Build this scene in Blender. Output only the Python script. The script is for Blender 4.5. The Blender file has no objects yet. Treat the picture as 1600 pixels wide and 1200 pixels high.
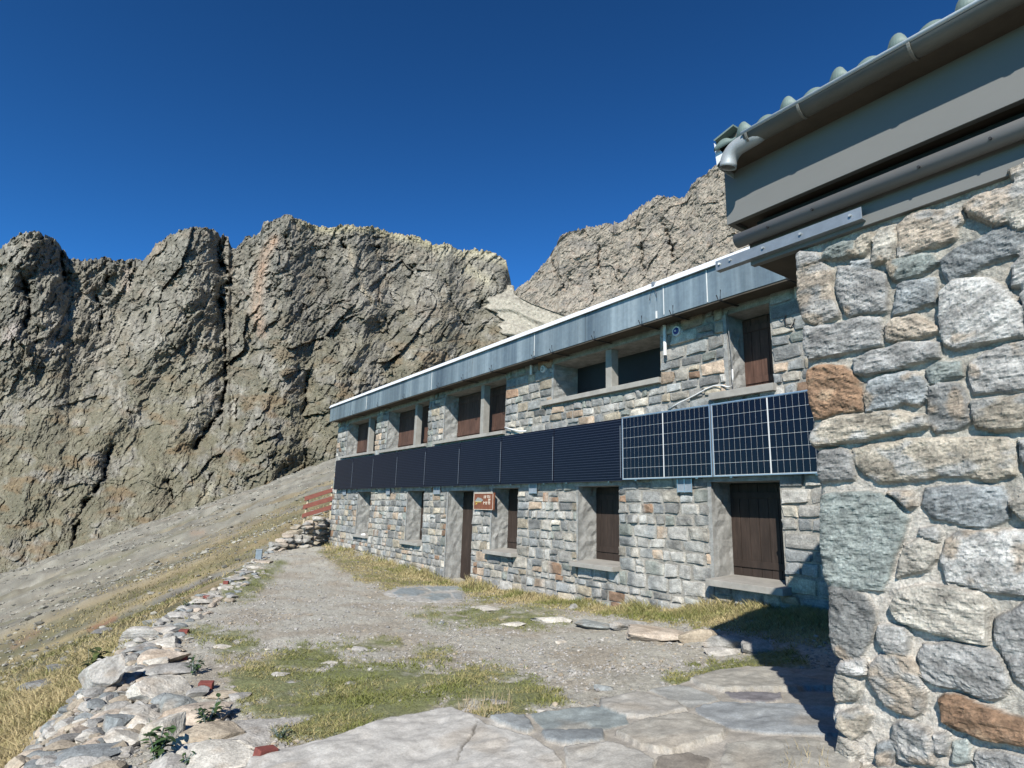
import bpy, math, numpy as np
from mathutils import Matrix, Vector
rng = np.random.default_rng(11)

# ------------------------------------------------------------------ camera, sky, sun, exposure
# world frame: X along the hut's front (right), Y into the hut, Z up; metres
CAM = np.array([7.0719, -7.1538, -0.5225]); FPX = 927.4
def _basis(y, p, r):
    cy, sy, cp, sp, cr, sr = math.cos(y), math.sin(y), math.cos(p), math.sin(p), math.cos(r), math.sin(r)
    F = np.array([sy*cp, cy*cp, sp]); R = np.array([cy, -sy, 0.]); U = np.cross(R, F)
    return cr*R + sr*U, -sr*R + cr*U, F
RT, UP, FW = _basis(-0.966045, 0.2076637, 0.0282354)
S = bpy.context.scene
cd = bpy.data.cameras.new('camera'); cam = bpy.data.objects.new('camera', cd); S.collection.objects.link(cam)
cam.matrix_world = Matrix(((RT[0], UP[0], -FW[0], CAM[0]), (RT[1], UP[1], -FW[1], CAM[1]), (RT[2], UP[2], -FW[2], CAM[2]), (0, 0, 0, 1)))
cd.sensor_width = 36; cd.lens = 36*FPX/1600; cd.clip_start = 0.05; cd.clip_end = 5000
S.camera = cam
SUN = np.array([0.82, -1.0, 0.95]); SUN /= np.linalg.norm(SUN)
w = bpy.data.worlds.new('World'); S.world = w; w.use_nodes = True
nt = w.node_tree; bg = nt.nodes['Background']
sky = nt.nodes.new('ShaderNodeTexSky'); sky.sky_type = 'NISHITA'; sky.sun_disc = False
sky.sun_elevation = math.asin(SUN[2]); sky.sun_rotation = math.atan2(SUN[0], SUN[1])
sky.altitude = 3000; sky.air_density = 1.0; sky.dust_density = 0.0; sky.ozone_density = 6.0
gm = nt.nodes.new('ShaderNodeGamma'); gm.inputs[1].default_value = 1.5
tint = nt.nodes.new('ShaderNodeMix'); tint.data_type = 'RGBA'; tint.blend_type = 'MULTIPLY'; tint.inputs[0].default_value = 1
tint.inputs[7].default_value = (0.375, 0.73, 0.70, 1)      # deep polarised high-altitude blue
nt.links.new(sky.outputs[0], gm.inputs[0]); nt.links.new(gm.outputs[0], tint.inputs[6]); nt.links.new(tint.outputs[2], bg.inputs[0])
bg.inputs[1].default_value = 0.072
sl = bpy.data.lights.new('sun', 'SUN'); sl.energy = 5.0; sl.angle = math.radians(0.5); sl.color = (1.0, 0.95, 0.87)
so = bpy.data.objects.new('sun', sl); S.collection.objects.link(so)
so.rotation_euler = Vector(SUN).to_track_quat('Z', 'Y').to_euler()
S.view_settings.view_transform = 'Standard'; S.view_settings.look = 'None'; S.view_settings.exposure = 0.79
S.cycles.max_bounces = 6

# ------------------------------------------------------------------ helpers
AL = 0.70                      # overall reflectance of dry mountain stone, paint and timber
def ray(x, y):
    x = np.asarray(x, float); y = np.asarray(y, float)
    d = FW + RT*((x-800)/FPX)[..., None] - UP*((y-600)/FPX)[..., None]
    return d/np.linalg.norm(d, axis=-1, keepdims=True)
def onY(x, y, Y):
    d = ray(x, y); return CAM + d*((Y-CAM[1])/d[..., 1])[..., None]
def onPl(x, y, P0, n):
    d = ray(x, y); return CAM + d*(((P0-CAM) @ n)/(d @ n))
def topx(P):
    d = P-CAM; z = d @ FW; z = np.where(z < 0.05, 0.05, z)
    return 800+FPX*(d @ RT)/z, 600-FPX*(d @ UP)/z, d @ FW
_perm = rng.permutation(256); _perm = np.concatenate([_perm, _perm, _perm])
_g = rng.normal(size=(256, 3)); _g /= np.linalg.norm(_g, axis=1, keepdims=True)
def perlin(x, y, z=0.0):
    x, y, z = np.broadcast_arrays(np.asarray(x, float), y, z)
    xi = np.floor(x).astype(int); yi = np.floor(y).astype(int); zi = np.floor(z).astype(int)
    xf, yf, zf = x-xi, y-yi, z-zi
    u, v, w_ = [t*t*t*(t*(t*6-15)+10) for t in (xf, yf, zf)]
    def c(i, j, k):
        h = _perm[_perm[_perm[(xi+i) & 255]+((yi+j) & 255)]+((zi+k) & 255)]; gr = _g[h]
        return gr[..., 0]*(xf-i)+gr[..., 1]*(yf-j)+gr[..., 2]*(zf-k)
    L = lambda a, b, t: a+(b-a)*t
    return 1.6*L(L(L(c(0, 0, 0), c(1, 0, 0), u), L(c(0, 1, 0), c(1, 1, 0), u), v),
             L(L(c(0, 0, 1), c(1, 0, 1), u), L(c(0, 1, 1), c(1, 1, 1), u), v), w_)
def fbm(x, y, z=0.0, o=4, g=0.5):
    s = 0; a = 1.; t = 0; f = 1.
    for i in range(o):
        s = s + a*perlin(np.asarray(x)*f+i*17.3, np.asarray(y)*f+i*9.1, np.asarray(z)*f); t += a; a *= g; f *= 2.03
    return s/t*1.4
def ridged(x, y, z=0.0, o=4, g=0.5):
    s = 0; a = 1.; t = 0; f = 1.
    for i in range(o):
        s = s + a*(1-2*np.abs(perlin(np.asarray(x)*f+i*31.7, np.asarray(y)*f+i*5.3, np.asarray(z)*f))); t += a; a *= g; f *= 2.03
    return s/t
_r4 = rng.uniform(-1, 1, (256, 5))
def facets(x, y, seed=0.0, gr=1.0, st=.5):
    """angular broken rock: every jittered cell is a tilted plane of its own"""
    x = np.asarray(x, float)+seed*13.7; y = np.asarray(y, float)+seed*7.9; xi = np.floor(x).astype(int); yi = np.floor(y).astype(int)
    best = np.full(x.shape, 1e9); out = np.zeros(x.shape)
    for i in (-1, 0, 1):
        for j in (-1, 0, 1):
            h = _perm[_perm[(xi+i) & 255]+((yi+j) & 255)]; r_ = _r4[h]; cx = xi+i+.5+.45*r_[..., 0]; cy = yi+j+.5+.45*r_[..., 1]
            d = (x-cx)**2+(y-cy)**2; k = d < best; best = np.where(k, d, best)
            out = np.where(k, st*r_[..., 2]+gr*(r_[..., 3]*(x-cx)+r_[..., 4]*(y-cy)), out)
    return out
def sstep(a, b, x):
    t = np.clip((x-a)/(b-a), 0, 1); return t*t*(3-2*t)
def segdist(px, py, pts, closed=False):
    """distance to a polyline and (closed) inside mask"""
    d = np.full(np.shape(px), 1e9); ins = np.zeros(np.shape(px), bool); n = len(pts)
    for i in range(n if closed else n-1):
        x0, y0 = pts[i]; x1, y1 = pts[(i+1) % n]
        ex, ey = x1-x0, y1-y0; L2 = ex*ex+ey*ey+1e-12
        t = np.clip(((px-x0)*ex+(py-y0)*ey)/L2, 0, 1)
        d = np.minimum(d, np.hypot(px-x0-t*ex, py-y0-t*ey))
        if closed:
            c = ((y0 > py) != (y1 > py)) & (px < ex*(py-y0)/(ey if abs(ey) > 1e-12 else 1e-12)+x0); ins ^= c
    return (d, ins) if closed else d
def link(name, me, mat=None, parent=None):
    o = bpy.data.objects.new(name, me); S.collection.objects.link(o)
    if mat is not None: me.materials.append(mat)
    if parent is not None: o.parent = parent
    return o
def mesh(name, V, F, mat=None, parent=None, col=None, smooth=True):
    """F: array (n,3) or (n,4), or a list of such arrays / face lists"""
    V = np.asarray(V, float).reshape(-1, 3)
    if isinstance(F, np.ndarray): F = [F]
    arrs = []
    for f in F:
        if isinstance(f, np.ndarray): arrs.append(f)
    lists = [f for f in F if not isinstance(f, np.ndarray)]
    if lists:
        by = {}
        for f in lists: by.setdefault(len(f), []).append(f)
        arrs += [np.array(v) for v in by.values()]
    me = bpy.data.meshes.new(name)
    me.vertices.add(len(V)); me.vertices.foreach_set('co', V.astype(np.float32).ravel())
    li = np.concatenate([a.ravel() for a in arrs]); tot = np.concatenate([np.full(len(a), a.shape[1]) for a in arrs])
    me.loops.add(len(li)); me.loops.foreach_set('vertex_index', li.astype(np.int32))
    me.polygons.add(len(tot)); st = np.concatenate([[0], np.cumsum(tot)[:-1]])
    me.polygons.foreach_set('loop_start', st.astype(np.int32)); me.polygons.foreach_set('loop_total', tot.astype(np.int32))
    me.polygons.foreach_set('use_smooth', np.full(len(tot), smooth))
    if col is not None:
        a = me.color_attributes.new('Col', 'FLOAT_COLOR', 'POINT')
        c = np.ones((len(V), 4), np.float32); c[:, :3] = np.clip(np.asarray(col)*AL, 0.004, 1); a.data.foreach_set('color', c.ravel())
    me.update(calc_edges=True); me.validate()
    return link(name, me, mat, parent)
def gridF(nr, nc, flip=False):
    i = np.arange((nr-1)*(nc-1)); r = i//(nc-1); c = i % (nc-1); a = r*nc+c
    f = np.stack([a, a+1, a+nc+1, a+nc], 1)
    return f[:, ::-1].copy() if flip else f
def tag(o, label, cat=None, group=None, kind=None):
    if label: o['label'] = label
    if cat: o['category'] = cat
    if group: o['group'] = group
    if kind: o['kind'] = kind
    return o
def empty(name, loc=(0, 0, 0)):
    o = bpy.data.objects.new(name, None); o.location = loc; o.empty_display_size = 0.2; S.collection.objects.link(o); return o
class MB:
    def __init__(s): s.v = []; s.f = []
    def box(s, x0, x1, y0, y1, z0, z1):
        b = len(s.v); s.v += [(x, y, z) for x in (x0, x1) for y in (y0, y1) for z in (z0, z1)]
        s.f += [[b+i for i in q] for q in ((0, 1, 3, 2), (4, 6, 7, 5), (0, 4, 5, 1), (2, 3, 7, 6), (0, 2, 6, 4), (1, 5, 7, 3))]; return s
    def tube(s, pts, r, n=10, caps=True):
        pts = [np.array(p, float) for p in pts]; b = len(s.v); m = len(pts)
        for i, p in enumerate(pts):
            t = pts[min(i+1, m-1)]-pts[max(i-1, 0)]; t /= np.linalg.norm(t)+1e-9
            a = np.cross(t, [0, 0, 1.] if abs(t[2]) < .9 else [1., 0, 0]); a /= np.linalg.norm(a); c = np.cross(t, a)
            rr = r[i] if hasattr(r, '__len__') else r
            for k in range(n):
                th = 2*math.pi*k/n; s.v.append(tuple(p+rr*(math.cos(th)*a+math.sin(th)*c)))
        for i in range(m-1):
            for k in range(n):
                k2 = (k+1) % n; s.f.append([b+i*n+k, b+i*n+k2, b+(i+1)*n+k2, b+(i+1)*n+k])
        if caps: s.f.append([b+k for k in range(n)][::-1]); s.f.append([b+(m-1)*n+k for k in range(n)])
        return s
    def prism(s, poly, axis, a, b_):
        """poly: 2D outline; extruded along axis 'x','y','z' from a to b_"""
        b = len(s.v); n = len(poly)
        for t in (a, b_):
            for (p, q) in poly: s.v.append({'x': (t, p, q), 'y': (p, t, q), 'z': (p, q, t)}[axis])
        s.f.append([b+i for i in range(n)]); s.f.append([b+n+i for i in range(n)][::-1])
        for i in range(n): j = (i+1) % n; s.f.append([b+i, b+n+i, b+n+j, b+j])
        return s
    def build(s, name, mat, parent=None, bevel=0, smooth=False):
        me = bpy.data.meshes.new(name); me.from_pydata([tuple(v) for v in s.v], [], s.f)
        import bmesh
        bm = bmesh.new(); bm.from_mesh(me); bmesh.ops.recalc_face_normals(bm, faces=bm.faces)
        if bevel:
            bmesh.ops.bevel(bm, geom=[e for e in bm.edges if e.calc_face_angle(0) > 0.5], offset=bevel, segments=2, affect='EDGES', profile=0.6)
        bm.to_mesh(me); bm.free()
        if smooth: me.polygons.foreach_set('use_smooth', [True]*len(me.polygons))
        return link(name, me, mat, parent)

# ------------------------------------------------------------------ materials
def newmat(name, rough=0.9, metal=0.0, spec=0.3):
    m = bpy.data.materials.new(name); m.use_nodes = True; t = m.node_tree; b = t.nodes['Principled BSDF']
    b.inputs['Roughness'].default_value = rough; b.inputs['Metallic'].default_value = metal
    b.inputs['Specular IOR Level'].default_value = spec
    return m, t, b
def N(t, ty, **k):
    n = t.nodes.new('ShaderNode'+ty)
    for a, v in k.items():
        if a.startswith('i_'): n.inputs[a[2:].replace('_', ' ')].default_value = v
        else: setattr(n, a, v)
    return n
def mixc(t, f, a, b, mode='MIX'):
    n = t.nodes.new('ShaderNodeMix'); n.data_type = 'RGBA'; n.blend_type = mode
    for s, v in ((0, f), (6, a), (7, b)):
        if isinstance(v, bpy.types.NodeSocket): t.links.new(v, n.inputs[s])
        else: n.inputs[s].default_value = v if s == 0 else (*v, 1)[:4]
    return n.outputs[2]
def coords(t, scale=(1, 1, 1)):
    tc = N(t, 'TexCoord'); mp = N(t, 'Mapping'); mp.inputs['Scale'].default_value = scale
    t.links.new(tc.outputs['Object'], mp.inputs[0]); return mp.outputs[0]
def noise(t, vec, sc, det=5, rough=0.6, dist=0):
    n = N(t, 'TexNoise'); n.inputs['Scale'].default_value = sc; n.inputs['Detail'].default_value = det
    n.inputs['Roughness'].default_value = rough; n.inputs['Distortion'].default_value = dist
    t.links.new(vec, n.inputs['Vector']); return n.outputs[0]
def ramp(t, fac, stops):
    r = N(t, 'ValToRGB'); e = r.color_ramp.elements
    while len(e) < len(stops): e.new(0.5)
    for i, (p, c) in enumerate(stops): e[i].position = p; e[i].color = (c, c, c, 1) if not hasattr(c, '__len__') else (*c, 1)
    t.links.new(fac, r.inputs[0]); return r.outputs[0]
def bump(t, b, hs, dist=0.01, strength=1.0):
    prev = None
    for h, d, s in hs:
        n = N(t, 'Bump'); n.inputs['Distance'].default_value = d; n.inputs['Strength'].default_value = s
        t.links.new(h, n.inputs['Height'])
        if prev: t.links.new(prev, n.inputs['Normal'])
        prev = n.outputs[0]
    t.links.new(prev, b.inputs['Normal'])
def attr_rock(name, sc, bd, contrast=0.5, rough=0.92, fine=6.0):
    m, t, b = newmat(name, rough, 0, 0.25); v = coords(t)
    a = N(t, 'Attribute'); a.attribute_name = 'Col'
    n1 = noise(t, v, sc, 6, 0.65, 0.4); n2 = noise(t, v, sc*fine, 4, 0.7)
    lo, hi = 1-contrast, 1+contrast
    r1 = ramp(t, n1, [(0.3, lo), (0.7, hi)]); r2 = ramp(t, n2, [(0.32, 1-contrast*0.8), (0.68, 1+contrast*0.8)])
    c = mixc(t, 1.0, a.outputs['Color'], r1, 'MULTIPLY'); c = mixc(t, 1.0, c, r2, 'MULTIPLY')
    t.links.new(c, b.inputs['Base Color'])
    bump(t, b, [(n1, bd*2, 0.7), (n2, bd, 0.8)])
    return m
def flat(name, col, rough=0.7, metal=0, var=0.15, sc=3.0, scale=(1, 1, 1), bd=0.002, spec=0.4):
    m, t, b = newmat(name, rough, metal, spec); v = coords(t, scale)
    n1 = noise(t, v, sc, 6, 0.65); r = ramp(t, n1, [(0.3, 1-var), (0.7, 1+var)])
    c = mixc(t, 1.0, tuple(q*AL for q in col), r, 'MULTIPLY'); t.links.new(c, b.inputs['Base Color'])
    if bd: bump(t, b, [(noise(t, v, sc*8, 4, 0.7), bd, 0.6)])
    return m
M = {}
M['stone'] = attr_rock('hut_stone', 9.0, 0.008, 0.34, fine=6)
M['bigstone'] = attr_rock('annex_stone', 16.0, 0.006, 0.36, fine=6)
M['rock'] = attr_rock('edge_rock', 9.0, 0.008, 0.34, fine=6)
M['cliff'] = attr_rock('cliff_rock', 0.45, 0.35, 0.30, fine=4)
M['ground'] = attr_rock('ground_gravel', 24.0, 0.012, 0.30, fine=4)
M['paving'] = attr_rock('paving_stone', 12.0, 0.002, 0.24, fine=8)
M['pebble'] = attr_rock('pebble_stone', 20., 0.002, 0.15)
M['concrete'] = flat('concrete', (0.34, 0.325, 0.29), 0.9, 0, 0.22, 4, bd=0.004)
M['plaster'] = flat('rough_plaster', (0.33, 0.33, 0.31), 0.95, 0, 0.35, 7, bd=0.03)
M['mullion'] = flat('mullion_concrete', (0.30, 0.29, 0.26), 0.9, 0, 0.2, 5, bd=0.004)
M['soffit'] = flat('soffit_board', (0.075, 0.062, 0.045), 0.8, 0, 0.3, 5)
M['bead'] = flat('lit_zinc_bead', (0.62, 0.68, 0.70), 0.45, 0.1, 0.1, 5, bd=0)  # paler copy of the gutter zinc: light on the bead put into the colour
M['white'] = flat('white_metal_trim', (0.74, 0.76, 0.79), 0.45, 0.0, 0.08, 2)
M['whiteplastic'] = flat('white_plastic', (0.75, 0.75, 0.72), 0.5, 0, 0.06, 6, bd=0)
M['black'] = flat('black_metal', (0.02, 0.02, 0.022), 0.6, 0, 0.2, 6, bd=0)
M['alu'] = flat('aluminium', (0.62, 0.65, 0.68), 0.38, 0.8, 0.1, 5, bd=0)
M['galv'] = flat('galvanised_steel', (0.30, 0.335, 0.36), 0.42, 0.5, 0.16, 12, bd=0.0006)
M['zinc'] = flat('zinc_gutter', (0.20, 0.195, 0.17), 0.5, 0.35, 0.2, 5, scale=(.4, 1, 1), bd=0.001)
M['zincelbow'] = flat('zinc_elbow', (0.40, 0.43, 0.44), 0.55, 0.3, 0.14, 9, bd=0.0006)
M['board'] = flat('painted_board', (0.165, 0.168, 0.16), 0.7, 0, 0.06, 3, scale=(.5, 1, 1), bd=0.0006)
M['pipe'] = flat('grey_pipe', (0.19, 0.185, 0.175), 0.5, 0, 0.12, 5, scale=(.3, 1, 1), bd=0.0005)
M['tilegreen'] = flat('green_roof_sheet', (0.16, 0.215, 0.195), 0.6, 0, 0.14, 6, bd=0.001)
M['redpaint'] = flat('red_stained_board', (0.19, 0.055, 0.035), 0.75, 0, 0.2, 6, scale=(.3, 1, 4))
M['pale_wood'] = flat('pale_wood', (0.55, 0.47, 0.33), 0.8, 0, 0.2, 6)
M['brick'] = flat('red_block', (0.21, 0.058, 0.045), 0.85, 0, 0.3, 20, bd=0.003)
M['sign'] = flat('rusty_sign', (0.20, 0.072, 0.036), 0.6, 0, 0.3, 12, bd=0.001)
M['signpale'] = flat('sign_lettering', (0.62, 0.52, 0.42), 0.6, 0, 0.1, 12, bd=0)
M['signgrey'] = flat('sign_grey_print', (0.28, 0.30, 0.28), 0.6, 0, 0.3, 40, bd=0)
M['signyellow'] = flat('sign_yellow', (0.75, 0.55, 0.10), 0.6, 0, 0.1, 12, bd=0)
M['cell'] = flat('solar_cell', (0.004, 0.005, 0.012), 0.22, 0, 0.1, 3, bd=0, spec=0.25)
M['cream'] = flat('sun_bleached_back', (0.66, 0.66, 0.64), 0.6, 0, 0.05, 3, bd=0)
M['cableblack'] = flat('black_cable', (0.015, 0.015, 0.018), 0.6, 0, 0.1, 3, bd=0)
M['bluelamp'] = flat('blue_lamp_lens', (0.03, 0.05, 0.22), 0.3, 0, 0.1, 3, bd=0)
M['rail'] = flat('blue_grey_rail', (0.26, 0.30, 0.34), 0.5, 0.1, 0.2, 9, bd=0)
# zinc fascia with weathered vertical streaks
m, t, b = newmat('weathered_zinc', 0.45, 0.35, 0.4)
v = coords(t, (1.0, 1.0, 0.03)); v2 = coords(t, (1, 1, 1))
n1 = noise(t, v, 2.6, 5, 0.72); n3 = noise(t, v, 0.9, 3, 0.6); n2 = noise(t, v2, 14, 5, 0.7)
c = ramp(t, n1, [(0.33, (0.10, 0.13, 0.15)), (0.5, (0.165, 0.205, 0.22)), (0.66, (0.26, 0.305, 0.315))])
c = mixc(t, 1.0, c, ramp(t, n3, [(0.35, 0.82), (0.65, 1.15)]), 'MULTIPLY')
c = mixc(t, 1.0, c, ramp(t, n2, [(0.35, 0.9), (0.65, 1.08)]), 'MULTIPLY')
t.links.new(c, b.inputs['Base Color']); M['fascia'] = m
# dark module: horizontal fine lines
m, t, b = newmat('black_solar_panel', 0.3, 0, 0.10)
tc = N(t, 'TexCoord'); sx = N(t, 'SeparateXYZ'); t.links.new(tc.outputs['Object'], sx.inputs[0])
mu = N(t, 'Math', operation='MULTIPLY'); mu.inputs[1].default_value = 1/0.0455; t.links.new(sx.outputs[2], mu.inputs[0])
fr = N(t, 'Math', operation='FRACT'); t.links.new(mu.outputs[0], fr.inputs[0])
lt = N(t, 'Math', operation='LESS_THAN'); lt.inputs[1].default_value = 0.11; t.links.new(fr.outputs[0], lt.inputs[0])
c = mixc(t, lt.outputs[0], (0.0035, 0.0048, 0.011), (0.045, 0.055, 0.08)); t.links.new(c, b.inputs['Base Color']); M['darkpanel'] = m
# planked shutter wood
def wood(name, col):
    m, t, b = newmat(name, 0.75, 0, 0.25); v = coords(t, (1, 1, 0.12))
    n1 = noise(t, v, 26, 5, 0.7); n0 = noise(t, coords(t, (1, 1, 0.3)), 3, 3, 0.6)
    c = mixc(t, 1.0, col, ramp(t, n1, [(0.3, 0.65), (0.55, 1.05), (0.72, 1.5)]), 'MULTIPLY')
    c = mixc(t, 1.0, c, ramp(t, n0, [(0.3, 0.75), (0.7, 1.3)]), 'MULTIPLY')
    t.links.new(c, b.inputs['Base Color']); bump(t, b, [(n1, 0.003, 0.5)]); return m
M['wood'] = wood('brown_shutter_wood', (0.030, 0.021, 0.0165))
M['woodlight'] = wood('reddish_shutter_wood', (0.066, 0.036, 0.026))
M['darkglass'] = flat('dark_pane', (0.010, 0.011, 0.013), 0.25, 0, 0.1, 3, bd=0)
# grass & leaves
def leafmat(name, rough=0.7, tr=0.25):
    m, t, b = newmat(name, rough, 0, 0.25); a = N(t, 'Attribute'); a.attribute_name = 'Col'
    t.links.new(a.outputs['Color'], b.inputs['Base Color'])
    ts = N(t, 'BsdfTranslucent'); t.links.new(a.outputs['Color'], ts.inputs[0]); mx = N(t, 'MixShader'); mx.inputs[0].default_value = tr
    t.links.new(b.outputs[0], mx.inputs[1]); t.links.new(ts.outputs[0], mx.inputs[2]); t.links.new(mx.outputs[0], t.nodes['Material Output'].inputs[0])
    return m
M['grass'] = leafmat('grass_blades'); M['leaf'] = leafmat('weed_leaves', 0.6, 0.2)

# ------------------------------------------------------------------ terrain heights
CP = np.array([(5.4, -4.2, -1.57), (4.7, -3.4, -1.64), (4.1, -2.6, -1.70), (3.5, -1.9, -1.84), (2.7, .1, -1.66), (3.4, -.4, -1.68), (1.5, -1, -1.95), (-.14, 0, -2.03),
    (7, -7, -1.78), (3.2, -5.4, -1.88), (1, -4, -2.0), (-2, -3, -2.1), (-2.2, -6.2, -2.15), (.9, -6.9, -2.13), (-5, -5, -2.15), (-4.2, .1, -2.22), (-5.5, .1, -2.25),
    (-9.8, .1, -2.06), (-11, -3, -2.12), (-13.7, .1, -1.95), (-17, .2, -1.92), (-19.5, 2, -1.95), (-21, 8, -1.8), (-10, 9, -1.8), (2, 9, -1.5), (12, 9, -1.4), (12, -3, -1.45), (12, -12, -1.7), (3, -12, -2.2), (9, 0, -1.45)])
def _tp(r2): return np.where(r2 > 0, 0.5*r2*np.log(np.maximum(r2, 1e-12)), 0)
_A = _tp((CP[:, None, 0]-CP[None, :, 0])**2+(CP[:, None, 1]-CP[None, :, 1])**2)+np.eye(len(CP))*0.3
_Pm = np.c_[np.ones(len(CP)), CP[:, :2]]
_sol = np.linalg.solve(np.block([[_A, _Pm], [_Pm.T, np.zeros((3, 3))]]), np.r_[CP[:, 2], 0, 0, 0])
def G0(x, y):
    x = np.clip(x, -24, 14); y = np.clip(y, -13, 14)
    s = _sol[-3]+_sol[-2]*x+_sol[-1]*y
    for i in range(len(CP)): s = s+_sol[i]*_tp((x-CP[i, 0])**2+(y-CP[i, 1])**2)
    return s
def G(x, y): return G0(x, y)+0.035*fbm(np.asarray(x)*.9, np.asarray(y)*.9, 3.3, 3)+0.012*fbm(np.asarray(x)*5, np.asarray(y)*5, 1.3, 2)
EDGE = [(3.6, -12), (3.1, -9.0), (2.55, -7.3), (1.6, -7.0), (.88, -6.95), (-.67, -6.65), (-2.2, -6.25), (-5.4, -5.1), (-11, -3.2), (-17.6, -.5), (-20, 1.6), (-21.5, 6), (-21.5, 14)]
POLY = EDGE+[(14, 14), (14, -12)]
P1 = CAM+ray(20, 1150)*9.0; P2 = CAM+ray(0, 903)*230; P3 = CAM+ray(513, 727)*205
nH = np.cross(P2-P1, P3-P1); nH /= np.linalg.norm(nH); nH *= np.sign(nH[2])
dirC = (P3-P2)[:2]; dirC /= np.linalg.norm(dirC); dirD = np.array([dirC[1], -dirC[0]])
def hill(x, y):
    r = np.hypot(x-CAM[0], y-CAM[1])
    z = P1[2]-((x-P1[0])*nH[0]+(y-P1[1])*nH[1])/nH[2]-3.5*np.exp(-r/40)
    a = x*dirC[0]+y*dirC[1]; bb = x*dirD[0]+y*dirD[1]
    k = sstep(10, 90, r)
    z = z+k*(1.6*fbm(a/60, bb/25, 5.1, 3)+0.9*ridged(a/40, bb/9, 8.7, 3)+0.55*fbm(a/4, bb/3, 2.2, 4))
    return z+0.16*fbm(x/1.3, y/1.3, 7.7, 4)
def terrain(x, y):
    d, ins = segdist(x, y, POLY, True); e = np.where(ins, -d, d)
    g = G(x, y); hl = hill(x, y)
    bank = g-0.30*sstep(0, .5, e)-0.45*np.maximum(e, 0)
    k = 0.25; mx = np.maximum(bank, hl)+k*np.log(1+np.exp(-np.abs(bank-hl)/k))-k*0.69*np.exp(-np.abs(bank-hl)/k)
    return np.where(e < 0, g, np.where(e < .02, bank, mx)), e
def gndv(px, py):
    """where the rays through spots of the photo meet the ground"""
    px = np.atleast_1d(np.asarray(px, float)); py = np.atleast_1d(np.asarray(py, float)); d = ray(px, py); ts = np.geomspace(2.0, 60, 260)
    P = CAM+d[:, None, :]*ts[None, :, None]; z = terrain(P[..., 0].ravel(), P[..., 1].ravel())[0].reshape(P.shape[:2])
    u_ = P[..., 2] < z; i = np.where(u_.any(1), u_.argmax(1), len(ts)-1); i = np.maximum(i, 1); r_ = np.arange(len(px))
    f0 = P[r_, i-1, 2]-z[r_, i-1]; f1 = P[r_, i, 2]-z[r_, i]; k = np.clip(f0/(f0-f1+1e-9), 0, 1); t = ts[i-1]+(ts[i]-ts[i-1])*k
    Q = CAM+d*t[:, None]; Q[:, 2] = terrain(Q[:, 0], Q[:, 1])[0]; return Q
def gnd(px, py, lift=0.0):
    return gndv(px, py)[0]+np.array([0, 0, lift])

# polygons of surface kinds, traced in photo pixels, baked into the ground as its real colour
def inpoly(px, py, poly, soft, seed):
    d, ins = segdist(px, py, poly, True); e = np.where(ins, d, -d)
    return sstep(-soft, soft, e+soft*1.3*fbm(px/22., py/9., seed, 3))
LAWN = [[(345, 1060), (400, 1035), (470, 1012), (520, 1015), (540, 1040), (620, 1040), (700, 1048), (790, 1045), (850, 1070), (880, 1095), (850, 1118), (760, 1125), (690, 1112), (600, 1135), (520, 1160), (450, 1155), (400, 1125), (375, 1100), (360, 1075)],
        [(350, 915), (400, 890), (440, 880), (425, 905), (390, 935), (350, 935)], [(270, 985), (330, 978), (390, 990), (400, 1012), (350, 1030), (330, 1000)],
        [(525, 1010), (600, 1000), (625, 1005), (560, 1018)], [(640, 960), (760, 950), (860, 955), (885, 970), (820, 980), (700, 975)], [(650, 1018), (700, 1015), (700, 1030), (650, 1030)],
        [(1040, 1060), (1110, 1040), (1180, 1025), (1230, 1000), (1260, 1040), (1180, 1048), (1100, 1068), (1060, 1078)]]
WALLG = [[(510, 850), (560, 862), (640, 890), (690, 900), (720, 915), (700, 922), (600, 920), (560, 905), (520, 880), (500, 865)],
         [(730, 895), (790, 912), (890, 935), (960, 945), (1230, 950), (1300, 930), (1300, 1010), (1230, 1000), (1150, 985), (1060, 975), (960, 962), (900, 950), (780, 945), (720, 930)]]
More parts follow.
